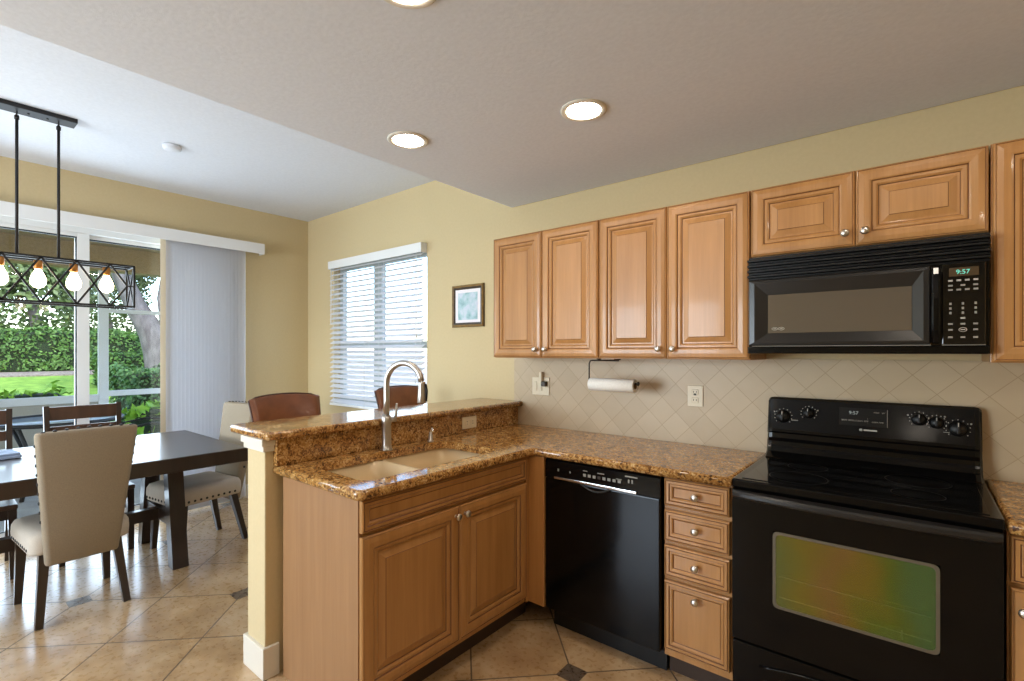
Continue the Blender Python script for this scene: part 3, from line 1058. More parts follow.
obj('window_border', b, mat('warm_grey_border', srgb(92, 82, 66), 0.4), dr)
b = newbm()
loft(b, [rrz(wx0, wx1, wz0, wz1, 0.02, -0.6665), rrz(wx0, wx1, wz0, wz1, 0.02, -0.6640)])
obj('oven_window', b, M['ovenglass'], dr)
b = newbm()
for z in (0.575, 0.500):
    tube(b, [(wx0 + 0.02, -0.655, z + 0.006), (wx1 - 0.02, -0.655, z)], 0.0022, 6)
tube(b, [(0.52, -0.655, 0.48), (0.52, -0.655, 0.51)], 0.003, 6)
obj('oven_rack', b, mat('pale_rack_wire', (0.75, 0.68, 0.55, 1), 0.5), dr)
b = newbm()
n_ = 24
rings = []
for i in range(n_ + 1):
    s = i / n_
    x = 0.006 + s * (w_ - 0.012)
    bow = 0.010 + 0.036 * (1 - (2 * s - 1) ** 2) ** 0.7
    y0 = -0.660
    y1 = y0 - bow
    rings.append([(x, y0, 0.842), (x, y1 + 0.006, 0.850), (x, y1, 0.858), (x, y1, 0.868), (x, y1 + 0.005, 0.876), (x, y0, 0.879)])
loft(b, rings, smooth=False)
obj('handle', b, M['mwframe'], dr)
b = newbm(); box(b, 0.004, w_ - 0.004, -0.660, -0.637, 0.085, 0.296, 0.006)
sd = obj('storage_drawer', b, M['black'], t)
b = newbm()
tube(b, [(0.10 + 0.56 * i / 16, -0.662, 0.225 + 0.03 * math.sin(PI * i / 16)) for i in range(17)], 0.006, 8)
obj('drawer_pull', b, M['black'], sd)
for lx in (0.05, w_ - 0.05):
    for ly in (-0.58, -0.10):
        b = newbm(); lathe(b, [(0.02, 0), (0.02, 0.02), (0.012, 0.03), (0.012, 0.072)], 'z', (lx, ly, 0))
        obj('foot', b, M['blackmatte'], t)

# ------------------------------------------------------------------ microwave
t = thing('microwave', 'black over-the-range microwave hung under the short wall cabinet', 'microwave', (0.004, 0, 1.398))
w_ = 0.757
b = newbm(); box(b, 0.0, w_, -0.365, -0.012, 0.004, 0.418, 0.003)
box(b, 0.0, w_, -0.388, -0.364, 0.004, 0.034, 0.004)
obj('body', b, M['black'], t)
b = newbm()
box(b, 0.0, w_, -0.368, -0.3655, 0.322, 0.418)
for i in range(4):
    z = 0.328 + i * 0.0225
    profile_x(b, [(-0.368, z), (-0.396, z + 0.002), (-0.396, z + 0.008), (-0.368, z + 0.016)], 0.0, w_)
obj('vent_grille', b, M['blackmatte'], t)
b = newbm()
dx0, dx1, dz0, dz1 = 0.004, 0.604, 0.036, 0.318
ix0, ix1, iz0, iz1 = 0.080, 0.552, 0.090, 0.250
rings = [[(dx0, -0.366, dz0), (dx1, -0.366, dz0), (dx1, -0.366, dz1), (dx0, -0.366, dz1)],
         [(dx0, -0.392, dz0), (dx1, -0.392, dz0), (dx1, -0.392, dz1), (dx0, -0.392, dz1)],
         [(dx0 + 0.006, -0.400, dz0 + 0.006), (dx1 - 0.004, -0.400, dz0 + 0.006), (dx1 - 0.004, -0.400, dz1 - 0.006), (dx0 + 0.006, -0.400, dz1 - 0.006)],
         [(dx0 + 0.026, -0.403, dz0 + 0.016), (dx1 - 0.020, -0.403, dz0 + 0.016), (dx1 - 0.020, -0.403, dz1 - 0.018), (dx0 + 0.026, -0.403, dz1 - 0.018)],
         [(ix0, -0.386, iz0), (ix1, -0.386, iz0), (ix1, -0.386, iz1), (ix0, -0.386, iz1)]]
loft(b, rings)
md = obj('door', b, M['mwframe'], t)
b = newbm(); box(b, ix0, ix1, -0.3875, -0.3862, iz0, iz1)
obj('door_window', b, M['mwglass'], md)
b = newbm()
for cx in (ix0 + 0.026, ix0 + 0.050):
    tube(b, [(cx + 0.011 * math.cos(2 * PI * k / 20), -0.3885, iz0 + 0.018 + 0.0055 * math.sin(2 * PI * k / 20)) for k in range(20)], 0.0011, 6, closed=True)
    box(b, cx - 0.005, cx + 0.005, -0.389, -0.3878, iz0 + 0.0165, iz0 + 0.0195)
obj('brand_mark', b, M['mark'], md)
b = newbm()
n_ = 12
rings = []
for i in range(n_ + 1):
    s = i / n_
    z = 0.044 + s * 0.262
    y = -0.404 - 0.018 * (1 - (2 * s - 1) ** 2) ** 0.6
    rings.append([(0.606, -0.392, z), (0.606, y, z), (0.611, y - 0.003, z), (0.624, y - 0.003, z), (0.629, y, z), (0.629, -0.392, z)])
loft(b, rings)
obj('handle', b, M['black'], md)
b = newbm(); box(b, 0.634, 0.745, -0.398, -0.366, 0.036, 0.318, 0.003)
pn = obj('control_panel', b, M['blackgloss'], t)
b = newbm(); box(b, 0.652, 0.728, -0.3992, -0.3978, 0.272, 0.302)
obj('display', b, mat('brown_display', srgb(70, 54, 34), 0.2), pn)
text_mesh('clock_digits', '9:57', 0.021, M['clock'], pn, (0.688, -0.3996, 0.286), (R(90), 0, 0))
rows = [(0.258, 4), (0.241, 3), (0.226, 4), (0.178, 3), (0.162, 3), (0.146, 3), (0.128, 1), (0.108, 3), (0.088, 3), (0.062, 3)]
for z, k in rows:
    for i in range(k):
        x = 0.656 + i * 0.0215 if k == 4 else (0.656 + i * 0.032 if k == 3 else 0.688)
        b = newbm()
        if (z, i) == (0.088, 1):
            tube(b, [(x + 0.010 * math.cos(2 * PI * q / 16), -0.3985, z + 0.007 * math.sin(2 * PI * q / 16)) for q in range(16)], 0.001, 6, closed=True)
            box(b, x - 0.006, x + 0.006, -0.3988, -0.3978, z - 0.0015, z + 0.0015)
        elif 0.14 < z < 0.18:
            box(b, x - 0.003, x + 0.003, -0.3988, -0.3978, z - 0.004, z + 0.004)
        else:
            box(b, x - 0.006, x + 0.006, -0.3988, -0.3978, z - 0.003, z + 0.003, 0.0004)
        obj('button', b, M['mark'] if z in (0.258,) or k == 1 or (z, i) == (0.088, 1) else M['markdim'], pn)
b = newbm(); box(b, 0.02, 0.604, -0.4005, -0.396, 0.0345, 0.0365); box(b, 0.634, 0.745, -0.3995, -0.396, 0.0345, 0.0362)
obj('trim_strip', b, M['markdim'], t)

# ------------------------------------------------------------------ wall plates, paper towel, picture
def plate(name, label, cat, loc, rotz, w_, h, kind):
    t = thing(name, label, cat, loc, rotz)
    b = newbm(); box(b, -w_ / 2, w_ / 2, -0.006, -0.0005, -h / 2, h / 2, 0.003)
    obj('plate', b, M['plate'], t)
    return t
t = plate('wall_outlet', 'almond duplex outlet on the tile backsplash left of the range', 'outlet', (-0.349, -0.008, 1.172), 0, 0.082, 0.112, 'v')
for z in (0.022, -0.022):
    b = newbm(); box(b, -0.017, 0.017, -0.009, -0.0055, z - 0.014, z + 0.014, 0.003)
    s = obj('socket', b, M['plate'], t)
    b = newbm()
    for x in (-0.007, 0.007): box(b, x - 0.0015, x + 0.0015, -0.0094, -0.0085, z - 0.004, z + 0.006)
    if z > 0: box(b, -0.007, 0.007, -0.0094, -0.0085, z - 0.018, z - 0.008)
    obj('slots', b, M['plateslot'], s)
t = plate('switch_plate', 'wide almond wall plate with a small plug, near the left end of the backsplash', 'outlet', (-1.372, -0.008, 1.180), 0, 0.140, 0.118, 'v')
b = newbm()
for x in (-0.042, 0.0): box(b, x - 0.012, x + 0.012, -0.010, -0.0055, -0.03, 0.03, 0.003)
obj('switch', b, M['plate'], t)
b = newbm(); box(b, 0.022, 0.056, -0.036, -0.0055, 0.0, 0.034, 0.005)
pg = obj('plug', b, M['darkframe'], t)
b = newbm(); box(b, 0.004, 0.024, -0.032, -0.010, 0.02, 0.095, 0.004)
obj('night_light', b, M['plate'], t)
t = thing('wall_outlet', 'white horizontal outlet in the granite splash right of the faucet', 'outlet', (-1.5675, -0.497, 0.974), R(90))
b = newbm(); box(b, -0.062, 0.062, -0.006, -0.0005, -0.036, 0.036, 0.003)
obj('plate', b, M['plate'], t)
for x in (-0.024, 0.024):
    b = newbm(); box(b, x - 0.016, x + 0.016, -0.009, -0.0055, -0.018, 0.018, 0.003)
    s = obj('socket', b, M['plate'], t)
    b = newbm()
    for z in (-0.007, 0.007): box(b, x - 0.005, x + 0.005, -0.0094, -0.0085, z - 0.0015, z + 0.0015)
    obj('slots', b, M['plateslot'], s)

PX0, PX1, PY, PZ = -0.893, -0.607, -0.19, 1.236
t = thing('paper_towel_holder', 'dark wire paper towel holder fixed under the wall cabinet', 'holder', (PX0, PY, ZB))
b = newbm()
lathe(b, [(0.020, -0.001), (0.020, -0.006), (0.010, -0.010), (0.001, -0.010)], 'z', (0.175, 0, 0), 16)
lathe(b, [(0.014, -0.001), (0.014, -0.006), (0.001, -0.008)], 'z', (0.06, 0, 0), 16)
obj('mount', b, M['bronze'], t)
b = newbm()
zl = PZ - ZB
tube(b, [(0.185, 0, -0.012), (0.02, 0, -0.012), (0.004, 0, -0.014), (-0.004, 0, -0.03), (-0.005, 0, zl + 0.01), (-0.003, 0, zl), (0.02, 0, zl), (PX1 - PX0 + 0.008, 0, zl)], 0.0042, 10)
lathe(b, [(0.008, 0), (0.011, 0.004), (0.011, 0.010), (0.006, 0.014)], 'x', (PX1 - PX0 + 0.006, 0, zl), 14)
obj('wire_arm', b, M['bronze'], t)
tr = thing('paper_towel_roll', 'white paper towel roll on the wire holder under the cabinet', 'paper towel', (PX0, PY, PZ - 0.03))
b = newbm()
loft(b, [[(x, math.cos(2 * PI * k / 28) * r, 0.03 - 0.013 + math.sin(2 * PI * k / 28) * r) for k in range(28)] for x, r in ((0.004, 0.018), (0.004, 0.034), (0.006, 0.036), (PX1 - PX0 - 0.006, 0.036), (PX1 - PX0 - 0.004, 0.034), (PX1 - PX0 - 0.004, 0.018), (0.004, 0.018))], cap0=False, cap1=False, smooth=True)
obj('sheets', b, M['paper'], tr)
b = newbm()
loft(b, [[(x, math.cos(2 * PI * k / 20) * r, 0.03 - 0.013 + math.sin(2 * PI * k / 20) * r) for k in range(20)] for x, r in ((0.003, 0.0175), (PX1 - PX0 - 0.003, 0.0175), (PX1 - PX0 - 0.003, 0.016), (0.003, 0.016), (0.003, 0.0175))], cap0=False, cap1=False, smooth=True)
obj('cardboard_core', b, mat('cardboard', srgb(120, 92, 62), 0.9), tr)

t = thing('framed_picture', 'small gold-framed watercolour on the wall left of the wall cabinets', 'picture', (-2.055, -0.001, 1.757))
pw, ph = 0.165, 0.160
b = newbm()
rings = []
for ins, y in ((0, 0), (0, -0.014), (0.008, -0.022), (0.018, -0.016), (0.026, -0.018), (0.034, -0.010)):
    rings.append([(-pw + ins, y, -ph + ins), (pw - ins, y, -ph + ins), (pw - ins, y, ph - ins), (-pw + ins, y, ph - ins)])
loft(b, rings, mis=[1, 0, 0, 1, 1, 1], cap1=False)
obj('frame', b, [M['goldframe'], M['darkframe']], t)
b = newbm(); box(b, -pw + 0.03, pw - 0.03, -0.0095, -0.004, -ph + 0.03, ph - 0.03)
obj('mat_board', b, M['matboard'], t)
b = newbm(); box(b, -0.102, 0.102, -0.0105, -0.0096, -0.105, 0.100)
obj('print', b, M['art'], t)

# ------------------------------------------------------------------ horizontal blind
t = thing('window_blind', 'white horizontal slat blind with half-open slats on the window behind the bar', 'blind', (-3.227, -0.001, 2.298))
bw = 0.699
b = newbm(); box(b, -bw, bw, -0.066, -0.058, -0.078, 0.0, 0.003); box(b, -bw, -bw + 0.008, -0.058, -0.002, -0.078, 0.0, 0.002); box(b, bw - 0.008, bw, -0.058, -0.002, -0.078, 0.0, 0.002)
obj('valance', b, M['vinyl'], t)
b = newbm(); box(b, -bw + 0.012, bw - 0.012, -0.054, -0.004, -0.048, -0.004, 0.002)
obj('headrail', b, M['vinyl'], t)
nsl = 28
zt_, zb_ = -0.085, -1.365
sw = 0.050
tl = R(31)
for i in range(nsl):
    z = zt_ + (zb_ - zt_) * i / (nsl - 1)
    b = newbm()
    rings = []
    for x in (-bw + 0.01, bw - 0.01):
        r_ = []
        for j in range(5):
            s = -0.5 + j / 4
            y = s * sw; h_ = 0.002 * (1 - (2 * s) ** 2) + 0.0014
            r_.append((x, -0.030 + y * math.cos(tl) - h_ * math.sin(tl), z + y * math.sin(tl) + h_ * math.cos(tl)))
        for j in range(4, -1, -1):
            s = -0.5 + j / 4
            y = s * sw; h_ = 0.002 * (1 - (2 * s) ** 2) - 0.0014
            r_.append((x, -0.030 + y * math.cos(tl) - h_ * math.sin(tl), z + y * math.sin(tl) + h_ * math.cos(tl)))
        rings.append(r_)
    loft(b, rings)
    obj('slat', b, M['slat'], t)
b = newbm(); box(b, -bw + 0.01, bw - 0.01, -0.055, -0.006, -1.412, -1.388, 0.004)
obj('bottom_rail', b, M['vinyl'], t)
for x in (-0.62, -0.1, 0.12, 0.62):
    b = newbm()
    for y in (-0.0555, -0.0055): tube(b, [(x, y, -0.05), (x, y, -1.39)], 0.0012, 5)
    obj('ladder_cord', b, M['vinyl'], t)
b = newbm(); tube(b, [(-bw + 0.07, -0.072, -0.07), (-bw + 0.07, -0.075, -0.62)], 0.004, 8)
obj('tilt_wand', b, M['vinyl'], t)
b = newbm(); tube(b, [(bw - 0.05, -0.07, -0.07), (bw - 0.05, -0.072, -0.75)], 0.002, 6); lathe(b, [(0.003, 0), (0.008, -0.02), (0.008, -0.035), (0.001, -0.04)], 'z', (bw - 0.05, -0.072, -0.74), 10)
obj('lift_cord', b, M['vinyl'], t)

# ------------------------------------------------------------------ vertical blind on the sliding door
t = thing('vertical_blind', 'white vertical vane blind stacked at the right side of the sliding door', 'blind', (XW + 0.001, 0, 2.45))
b = newbm()
box(b, 0.10, 0.108, -3.4, -0.50, -0.095, 0.0, 0.002)
box(b, 0.0, 0.10, -0.508, -0.50, -0.095, 0.0, 0.002)
box(b, 0.0, 0.108, -3.4, -0.50, -0.004, 0.004, 0.002)
obj('valance', b, M['vinyl'], t)
b = newbm(); box(b, 0.045, 0.085, -3.38, -0.52, -0.05, -0.008, 0.002)
obj('track', b, M['vinyl'], t)
nv = 21
for i in range(nv):
    yc = -1.300 + 0.0305 * i
    ang = R(3) if i == 0 else R(26)
    b = newbm()
    vw = 0.044
    pts = []
    for j in range(5):
        s = -1 + j / 2
        cx = 0.004 * (1 - s * s)
        dx, dy = -math.sin(ang) * vw * s, math.cos(ang) * vw * s
        pts.append((0.062 + cx + dx, yc + dy))
    r0 = [(x, y) for x, y in pts] + [(x - 0.0008, y) for x, y in reversed(pts)]
    loft(b, [[(x, y, -0.052) for x, y in r0], [(x, y, -2.42) for x, y in r0]])
    for f in b.faces: f.smooth = False
    o_ = obj('vane', b, M['plate'] if i == 0 else M['vane'], t)
    if i == 0: o_['label'] = 'beige lead vane'

# ------------------------------------------------------------------ ceiling lights and detector
b = newbm()
def recessed(x, y, label, zc=ZK, grp='recessed lights in the kitchen ceiling'):
    t = thing('recessed_light', label, 'ceiling light', (x, y, zc), 0, grp)
    b = newbm()
    loft(b, [[(math.cos(2 * PI * k / 36) * r, math.sin(2 * PI * k / 36) * r, z) for k in range(36)] for r, z in ((0.096, -0.0005), (0.096, -0.004), (0.090, -0.007), (0.074, -0.007), (0.072, -0.0035), (0.072, -0.0005))], cap0=False, cap1=False, smooth=True)
    obj('trim_ring', b, M['trim'], t)
    b = newbm(); lathe(b, [(0.072, -0.0015), (0.071, -0.0045), (0.001, -0.005)], 'z', (0, 0, 0), 32)
    obj('lens', b, M['can'], t)
    return t
bm_unused = b; bm_unused.free()
r0 = recessed(-1.309, -1.178, 'lit recessed ceiling light nearest the dining ceiling edge, above the sink')
dup(r0, (-0.508, -0.90, ZK), 0, 'lit recessed ceiling light above the dishwasher, right of the one over the sink', 'recessed lights in the kitchen ceiling')
dup(r0, (-0.518, -1.822, ZK), 0, 'lit recessed ceiling light cut by the top edge of the photo', 'recessed lights in the kitchen ceiling')
for x, y in ((0.62, -0.98), (0.45, -2.75), (1.9, -1.2), (1.9, -2.75), (-0.9, -3.6), (0.6, -4.3), (2.0, -4.3)):  # first follows a glow seen on the ceiling; the others are added fill
    dup(r0, (x, y, ZK), 0, 'lit, unseen recessed kitchen ceiling light giving fill', 'recessed lights in the kitchen ceiling')

t = thing('smoke_detector', 'small white round detector on the dining ceiling right of the chandelier', 'detector', (-3.30, -1.567, ZD))
b = newbm(); lathe(b, [(0.055, -0.0005), (0.055, -0.012), (0.050, -0.024), (0.038, -0.030), (0.001, -0.031)], 'z', (0, 0, 0), 28)
obj('housing', b, M['ceiling'], t)

# ------------------------------------------------------------------ chandelier
CXc, CYc = -3.345, -2.215
t = thing('linear_chandelier', 'black iron open-cage linear chandelier with glowing bulbs over the dining table', 'chandelier', (CXc, CYc, ZD))
b = newbm(); box(b, -0.055, 0.055, -0.165, 0.165, -0.026, -0.0005, 0.003)
for y in (-0.04, 0.04): lathe(b, [(0.006, -0.026), (0.006, -0.030), (0.001, -0.031)], 'z', (0, y, 0), 10)
obj('canopy', b, M['iron'], t)
zt, zb = -0.845, -1.100
for y in (-0.0875, 0.0875):
    b = newbm()
    tube(b, [(0.010 * math.cos(2 * PI * k / 14), y, -0.040 + 0.012 * math.sin(2 * PI * k / 14)) for k in range(14)], 0.003, 6, closed=True)
    tube(b, [(0, y, -0.05), (0, y, zt)], 0.0072, 10)
    lathe(b, [(0.011, -0.056), (0.011, -0.075), (0.007, -0.078)], 'z', (0, y, 0), 12)
    obj('rod', b, M['iron'], t)
hy, hx = 0.430, 0.085
b = newbm()
bw_ = 0.011
for z in (zt, zb):
    for x in (-hx, hx): bar(b, (x, -hy, z), (x, hy, z), bw_, bw_)
    for y in (-hy, hy): bar(b, (-hx, y, z), (hx, y, z), bw_, bw_)
bar(b, (0, -hy, zt), (0, hy, zt), 0.022, 0.010)
for y in (-hy, hy):
    for x in (-hx, hx): bar(b, (x, y, zb), (x, y, zt), bw_, bw_)
zc = (zt + zb) / 2
for x in (-hx, hx):
    nodes = [-0.31, -0.155, 0.0, 0.155, 0.31]
    if x < 0: continue
    for a, c in zip(nodes, nodes[1:]):
        bar(b, (x, a, zt), (x, c, zb), 0.011, 0.010)
        bar(b, (x, a, zb), (x, c, zt), 0.011, 0.010)
    for sgn in (-1, 1):
        bar(b, (x, sgn * 0.31, zt), (x, sgn * 0.395, zc), 0.011, 0.010)
        bar(b, (x, sgn * 0.31, zb), (x, sgn * 0.395, zc), 0.011, 0.010)
        bar(b, (x, sgn * 0.395, zc), (x, sgn * hy, zc), 0.008, 0.008)
for y in (-hy, hy):
    bar(b, (-hx, y, zt), (0, y, zc), 0.008, 0.008); bar(b, (0, y, zc), (hx, y, zt), 0.008, 0.008)
    bar(b, (-hx, y, zb), (0, y, zc), 0.008, 0.008); bar(b, (0, y, zc), (hx, y, zb), 0.008, 0.008)
obj('cage', b, M['iron'], t)
for k in range(5):
    y = -0.31 + 0.155 * k
    b = newbm(); lathe(b, [(0.020, -0.001), (0.020, -0.04), (0.016, -0.05)], 'z', (0, y, zt - 0.012), 16)
    so = obj('socket', b, M['socket'], t)
    b = newbm(); lathe(b, [(0.014, -0.05), (0.018, -0.062), (0.030, -0.088), (0.036, -0.112), (0.034, -0.134), (0.022, -0.152), (0.006, -0.159)], 'z', (0, y, zt - 0.012), 20)
    obj('bulb', b, M['bulb'], so)

# ------------------------------------------------------------------ dining table
t = thing('dining_table', 'dark espresso trestle dining table beneath the chandelier', 'table', (-3.52, -2.15, 0))
b = newbm(); box(b, -0.595, 0.595, -0.915, 0.915, 0.672, 0.762, 0.006)
obj('tabletop', b, M['espresso'], t)
for y in (-0.585, 0.585):
    for s in (-1, 1):
        b = newbm()
        loft(b, [[(s * x0 + dx, y + dy, z) for dx, dy in ((-0.045, -0.045), (0.045, -0.045), (0.045, 0.045), (-0.045, 0.045))] for x0, z in ((0.34, 0.0), (0.225, 0.671))])
        obj('trestle_leg', b, M['espresso'], t)
    b = newbm(); box(b, -0.30, 0.30, y - 0.03, y + 0.03, 0.30, 0.38, 0.004) if False else box(b, -0.24, 0.24, y - 0.028, y + 0.028, 0.25, 0.33, 0.004)
    obj('cross_rail', b, M['espresso'], t)
b = newbm(); box(b, -0.03, 0.03, -0.56, 0.56, 0.251, 0.329, 0.004)
obj('stretcher', b, M['espresso'], t)
b = newbm(); box(b, -0.10, 0.10, -0.14, 0.14, 0, 0.020, 0.008)
box(b, -0.095, 0.095, -0.13, 0.135, 0.0205, 0.034, 0.006)
tag(obj('folded_cloth', b, M['bluecloth'], None, (-3.74, -2.40, 0.7625), R(8)), 'folded blue-grey cloth lying on the dining table at the left photo edge', 'cloth')

# ------------------------------------------------------------------ upholstered chairs
NAIL = None
def studs(parent, pts, nrm=(0, 0, 1), k=1.0):
    global NAIL
    if NAIL is None:
        b = newbm(); lathe(b, [(0.0085, -0.001), (0.0085, 0.001), (0.006, 0.0035), (0.0005, 0.0045)], 'z', (0, 0, 0), 10)
        o = obj('nailhead', b, M['iron']); NAIL = o.data
        bpy.data.objects.remove(o)
    for p in pts:
        o = bpy.data.objects.new('nailhead', NAIL)
        COL.objects.link(o)
        o.parent = parent
        o.location = p
        o.rotation_euler = Vector(nrm).to_track_quat('Z', 'Y').to_euler()
        o.scale = (k, k, k)

def rsec(cx, cy, w_, d_, r, n=4):
    """rounded rectangle outline in a plane, list of (a, b)"""
    o = []
    for sx, sy, a0 in ((1, 1, 0), (-1, 1, 90), (-1, -1, 180), (1, -1, 270)):
        for i in range(n + 1):
            a = R(a0 + 90 * i / n)
            o.append((cx + sx * (w_ / 2 - r) + r * math.cos(a), cy + sy * (d_ / 2 - r) + r * math.sin(a)))
    return o

def upholstered_chair(name, label, loc, rotz, grp):
    t = thing(name, label, 'chair', loc, rotz, grp)
    b = newbm()
    rings = []
    for z, k in ((0.362, 0.98), (0.375, 1.0), (0.41, 1.01), (0.445, 1.0), (0.468, 0.95), (0.480, 0.82), (0.485, 0.5)):
        rings.append([(x * (1 + 0.16 * (y + 0.22)), y, z) for x, y in rsec(0, 0.02, 0.42 * k, 0.47 * k, 0.05 * k)])
    loft(b, rings, smooth=True)
    seat = obj('seat', b, M['linenseat'], t)
    for s in (-1, 1):
        studs(seat, [(s * (0.211 * (1 + 0.16 * (-0.15 + i * 0.04 + 0.22))), -0.15 + i * 0.04, 0.386) for i in range(9)], (s, 0, 0))
    studs(seat, [(-0.17 + i * 0.0425, 0.2565, 0.386) for i in range(9)], (0, 1, 0))
    b = newbm()
    rings = []
    lean = lambda z: -0.205 - (z - 0.33) * 0.17
    for z, wd, th, r in ((0.300, 0.298, 0.050, 0.02), (0.31, 0.308, 0.062, 0.025), (0.50, 0.340, 0.066, 0.025), (0.80, 0.390, 0.066, 0.025), (0.985, 0.420, 0.064, 0.024), (0.998, 0.416, 0.056, 0.022), (1.003, 0.402, 0.042, 0.018)):
        rings.append([(x, y, z + 0.012 * (1 - (x / 0.21) ** 2) * (z > 0.9)) for x, y in rsec(0, lean(z), wd, th, r)])
    loft(b, rings, smooth=True)
    back = obj('backrest', b, M['linen'], t)
    studs(back, [(-0.18 + 0.045 * i, lean(1.0) - 0.010, 1.0025 + 0.012 * (1 - ((-0.18 + 0.045 * i) / 0.21) ** 2)) for i in range(9)], (0, -0.35, 1), 1.1)
    for s in (-1, 1):
        studs(back, [(s * (0.172 + (z - 0.50) * 0.081), lean(z), z) for z in [0.54 + 0.05 * i for i in range(9)]], (s, 0, 0))
    for s in (-1, 1):
        b = newbm(); bar(b, (s * 0.185, 0.19, 0.361), (s * 0.198, 0.205, 0.0), 0.046, 0.046, up=(0, 1, 0), taper=0.68)
        obj('leg', b, M['espresso'], t)
        b = newbm(); bar(b, (s * 0.15, -0.165, 0.361), (s * 0.182, -0.245, 0.0), 0.044, 0.044, up=(0, 1, 0), taper=0.72)
        obj('leg', b, M['espresso'], t)
    return t
g_ = 'upholstered chairs around the dining table'
up = upholstered_chair('dining_chair', 'beige linen dining chair with its nailhead-trimmed back towards the camera', (-3.130, -2.096, 0), R(92), g_)
dup(up, (-3.50, -1.345, 0), R(188), 'upholstered dining chair at the table end by the half wall, back hidden behind the bar', g_)

# ------------------------------------------------------------------ slat-back chairs on the far side
def slat_chair(label, loc, rotz, grp):
    t = thing('slat_back_chair', label, 'chair', loc, rotz, grp)
    b = newbm(); box(b, -0.205, 0.205, -0.20, 0.21, 0.432, 0.462, 0.008)
    obj('seat', b, M['walnut'], t)
    for s in (-1, 1):
        b = newbm(); bar(b, (s * 0.18, 0.18, 0.431), (s * 0.185, 0.185, 0.0), 0.040, 0.040, taper=0.8, up=(0, 1, 0))
        obj('leg', b, M['espresso'], t)
        b = newbm(); bar(b, (s * 0.20, -0.185, 0.45), (s * 0.195, -0.225, 0.0), 0.034, 0.042, taper=0.85, up=(0, 1, 0))
        obj('leg', b, M['espresso'], t)
        b = newbm(); bar(b, (s * 0.20, -0.185, 0.44), (s * 0.205, -0.255, 1.02), 0.030, 0.036, up=(0, 1, 0))
        obj('back_post', b, M['espresso'], t)
    b = newbm(); bar(b, (-0.192, -0.245, 0.965), (0.192, -0.245, 0.965), 0.020, 0.095)
    obj('top_rail', b, M['walnut'], t)
    for z in (0.84, 0.70, 0.57):
        b = newbm(); bar(b, (-0.192, -0.21 - (z - 0.57) * 0.11, z), (0.192, -0.21 - (z - 0.57) * 0.11, z), 0.016, 0.065)
        obj('back_slat', b, M['walnut'], t)
    b = newbm(); box(b, -0.18, 0.18, 0.172, 0.188, 0.37, 0.431); box(b, -0.18, 0.18, -0.20, -0.186, 0.37, 0.431)
    for s in (-1, 1): box(b, s * 0.19 - 0.008, s * 0.19 + 0.008, -0.17, 0.165, 0.37, 0.431)
    obj('seat_rail', b, M['espresso'], t)
    return t
g_ = 'slat-back chairs on the far side of the table'
sb = slat_chair('dark slat-back wooden chair across the table, in front of the sliding door post', (-3.965, -1.865, 0), R(-90), g_)
dup(sb, (-3.965, -2.46, 0), R(-90), 'dark slat-back wooden chair across the table, cut by the left photo edge', g_)

# ------------------------------------------------------------------ bar stools (dining side, facing the bar)
def stool(label, loc, rotz, grp):
    t = thing('bar_stool', label, 'stool', loc, rotz, grp)
    b = newbm()
    rings = []
    for z, k in ((0.68, 0.97), (0.69, 1.0), (0.73, 1.0), (0.752, 0.94), (0.762, 0.7)):
        rings.append([(x, y, z) for x, y in rsec(0, 0, 0.42 * k, 0.40 * k, 0.05 * k)])
    loft(b, rings, smooth=True)
    obj('seat', b, M['leather'], t)
    b = newbm()
    rings = []
    nx = 12
    for i in range(nx + 1):
        s = -1 + 2 * i / nx
        ring = []
        def P(s, z, o):
            zz = (z - 0.98) / 0.18
            x = s * (0.195 + 0.014 * zz)
            y = -0.225 + 0.035 * s * s - 0.05 * zz + o
            return (x, y, z - (0.018 * s * s if z > 1.1 else 0))
        e = 1.0 if abs(s) < 0.99 else 0.55
        ring = [P(s, 0.895, -0.016 * e), P(s, 1.145, -0.016 * e), P(s, 1.155, -0.008 * e), P(s, 1.155, 0.008 * e), P(s, 1.145, 0.018 * e), P(s, 1.02, 0.024 * e), P(s, 0.895, 0.018 * e)]
        rings.append(ring)
    loft(b, rings, smooth=True)
    bk = obj('backrest', b, M['leather'], t)
    b = newbm()
    pts = [P(-1.01, 0.895, 0.0), P(-1.01, 1.148, 0.0)] + [P(-1 + 2 * i / 10, 1.157, 0.0) for i in range(1, 10)] + [P(1.01, 1.148, 0.0), P(1.01, 0.895, 0.0)]
    tube(b, pts, 0.006, 8)
    obj('piping', b, mat('dark_leather', srgb(70, 40, 26), 0.5), bk)
    for s in (-1, 1):
        b = newbm(); bar(b, (s * 0.165, 0.155, 0.679), (s * 0.19, 0.185, 0.0), 0.038, 0.038, taper=0.75, up=(0, 1, 0))
        obj('leg', b, M['espresso'], t)
        b = newbm(); bar(b, (s * 0.165, -0.165, 0.679), (s * 0.19, -0.205, 0.0), 0.038, 0.038, taper=0.75, up=(0, 1, 0))
        obj('leg', b, M['espresso'], t)
        b = newbm(); bar(b, (s * 0.155, -0.19, 0.69), (s * 0.155, -0.218, 0.93), 0.026, 0.022, up=(0, 1, 0))
        obj('back_support', b, M['espresso'], t)
    b = newbm()
    bar(b, (-0.17, 0.178, 0.22), (0.17, 0.178, 0.22), 0.022, 0.03)
    bar(b, (-0.17, -0.19, 0.26), (0.17, -0.19, 0.26), 0.020, 0.028)
    for s in (-1, 1): bar(b, (s * 0.178, -0.185, 0.26), (s * 0.178, 0.17, 0.24), 0.020, 0.028)
    obj('footrest', b, M['espresso'], t)
    return t
g_ = 'leather stools on the dining side of the bar'
st = stool('brown leather bar stool behind the near end of the bar top', (-2.11, -1.262, 0), R(-90), g_)
dup(st, (-2.11, -0.425, 0), R(-92), 'brown leather bar stool seen through the faucet arch below the window blind', g_)

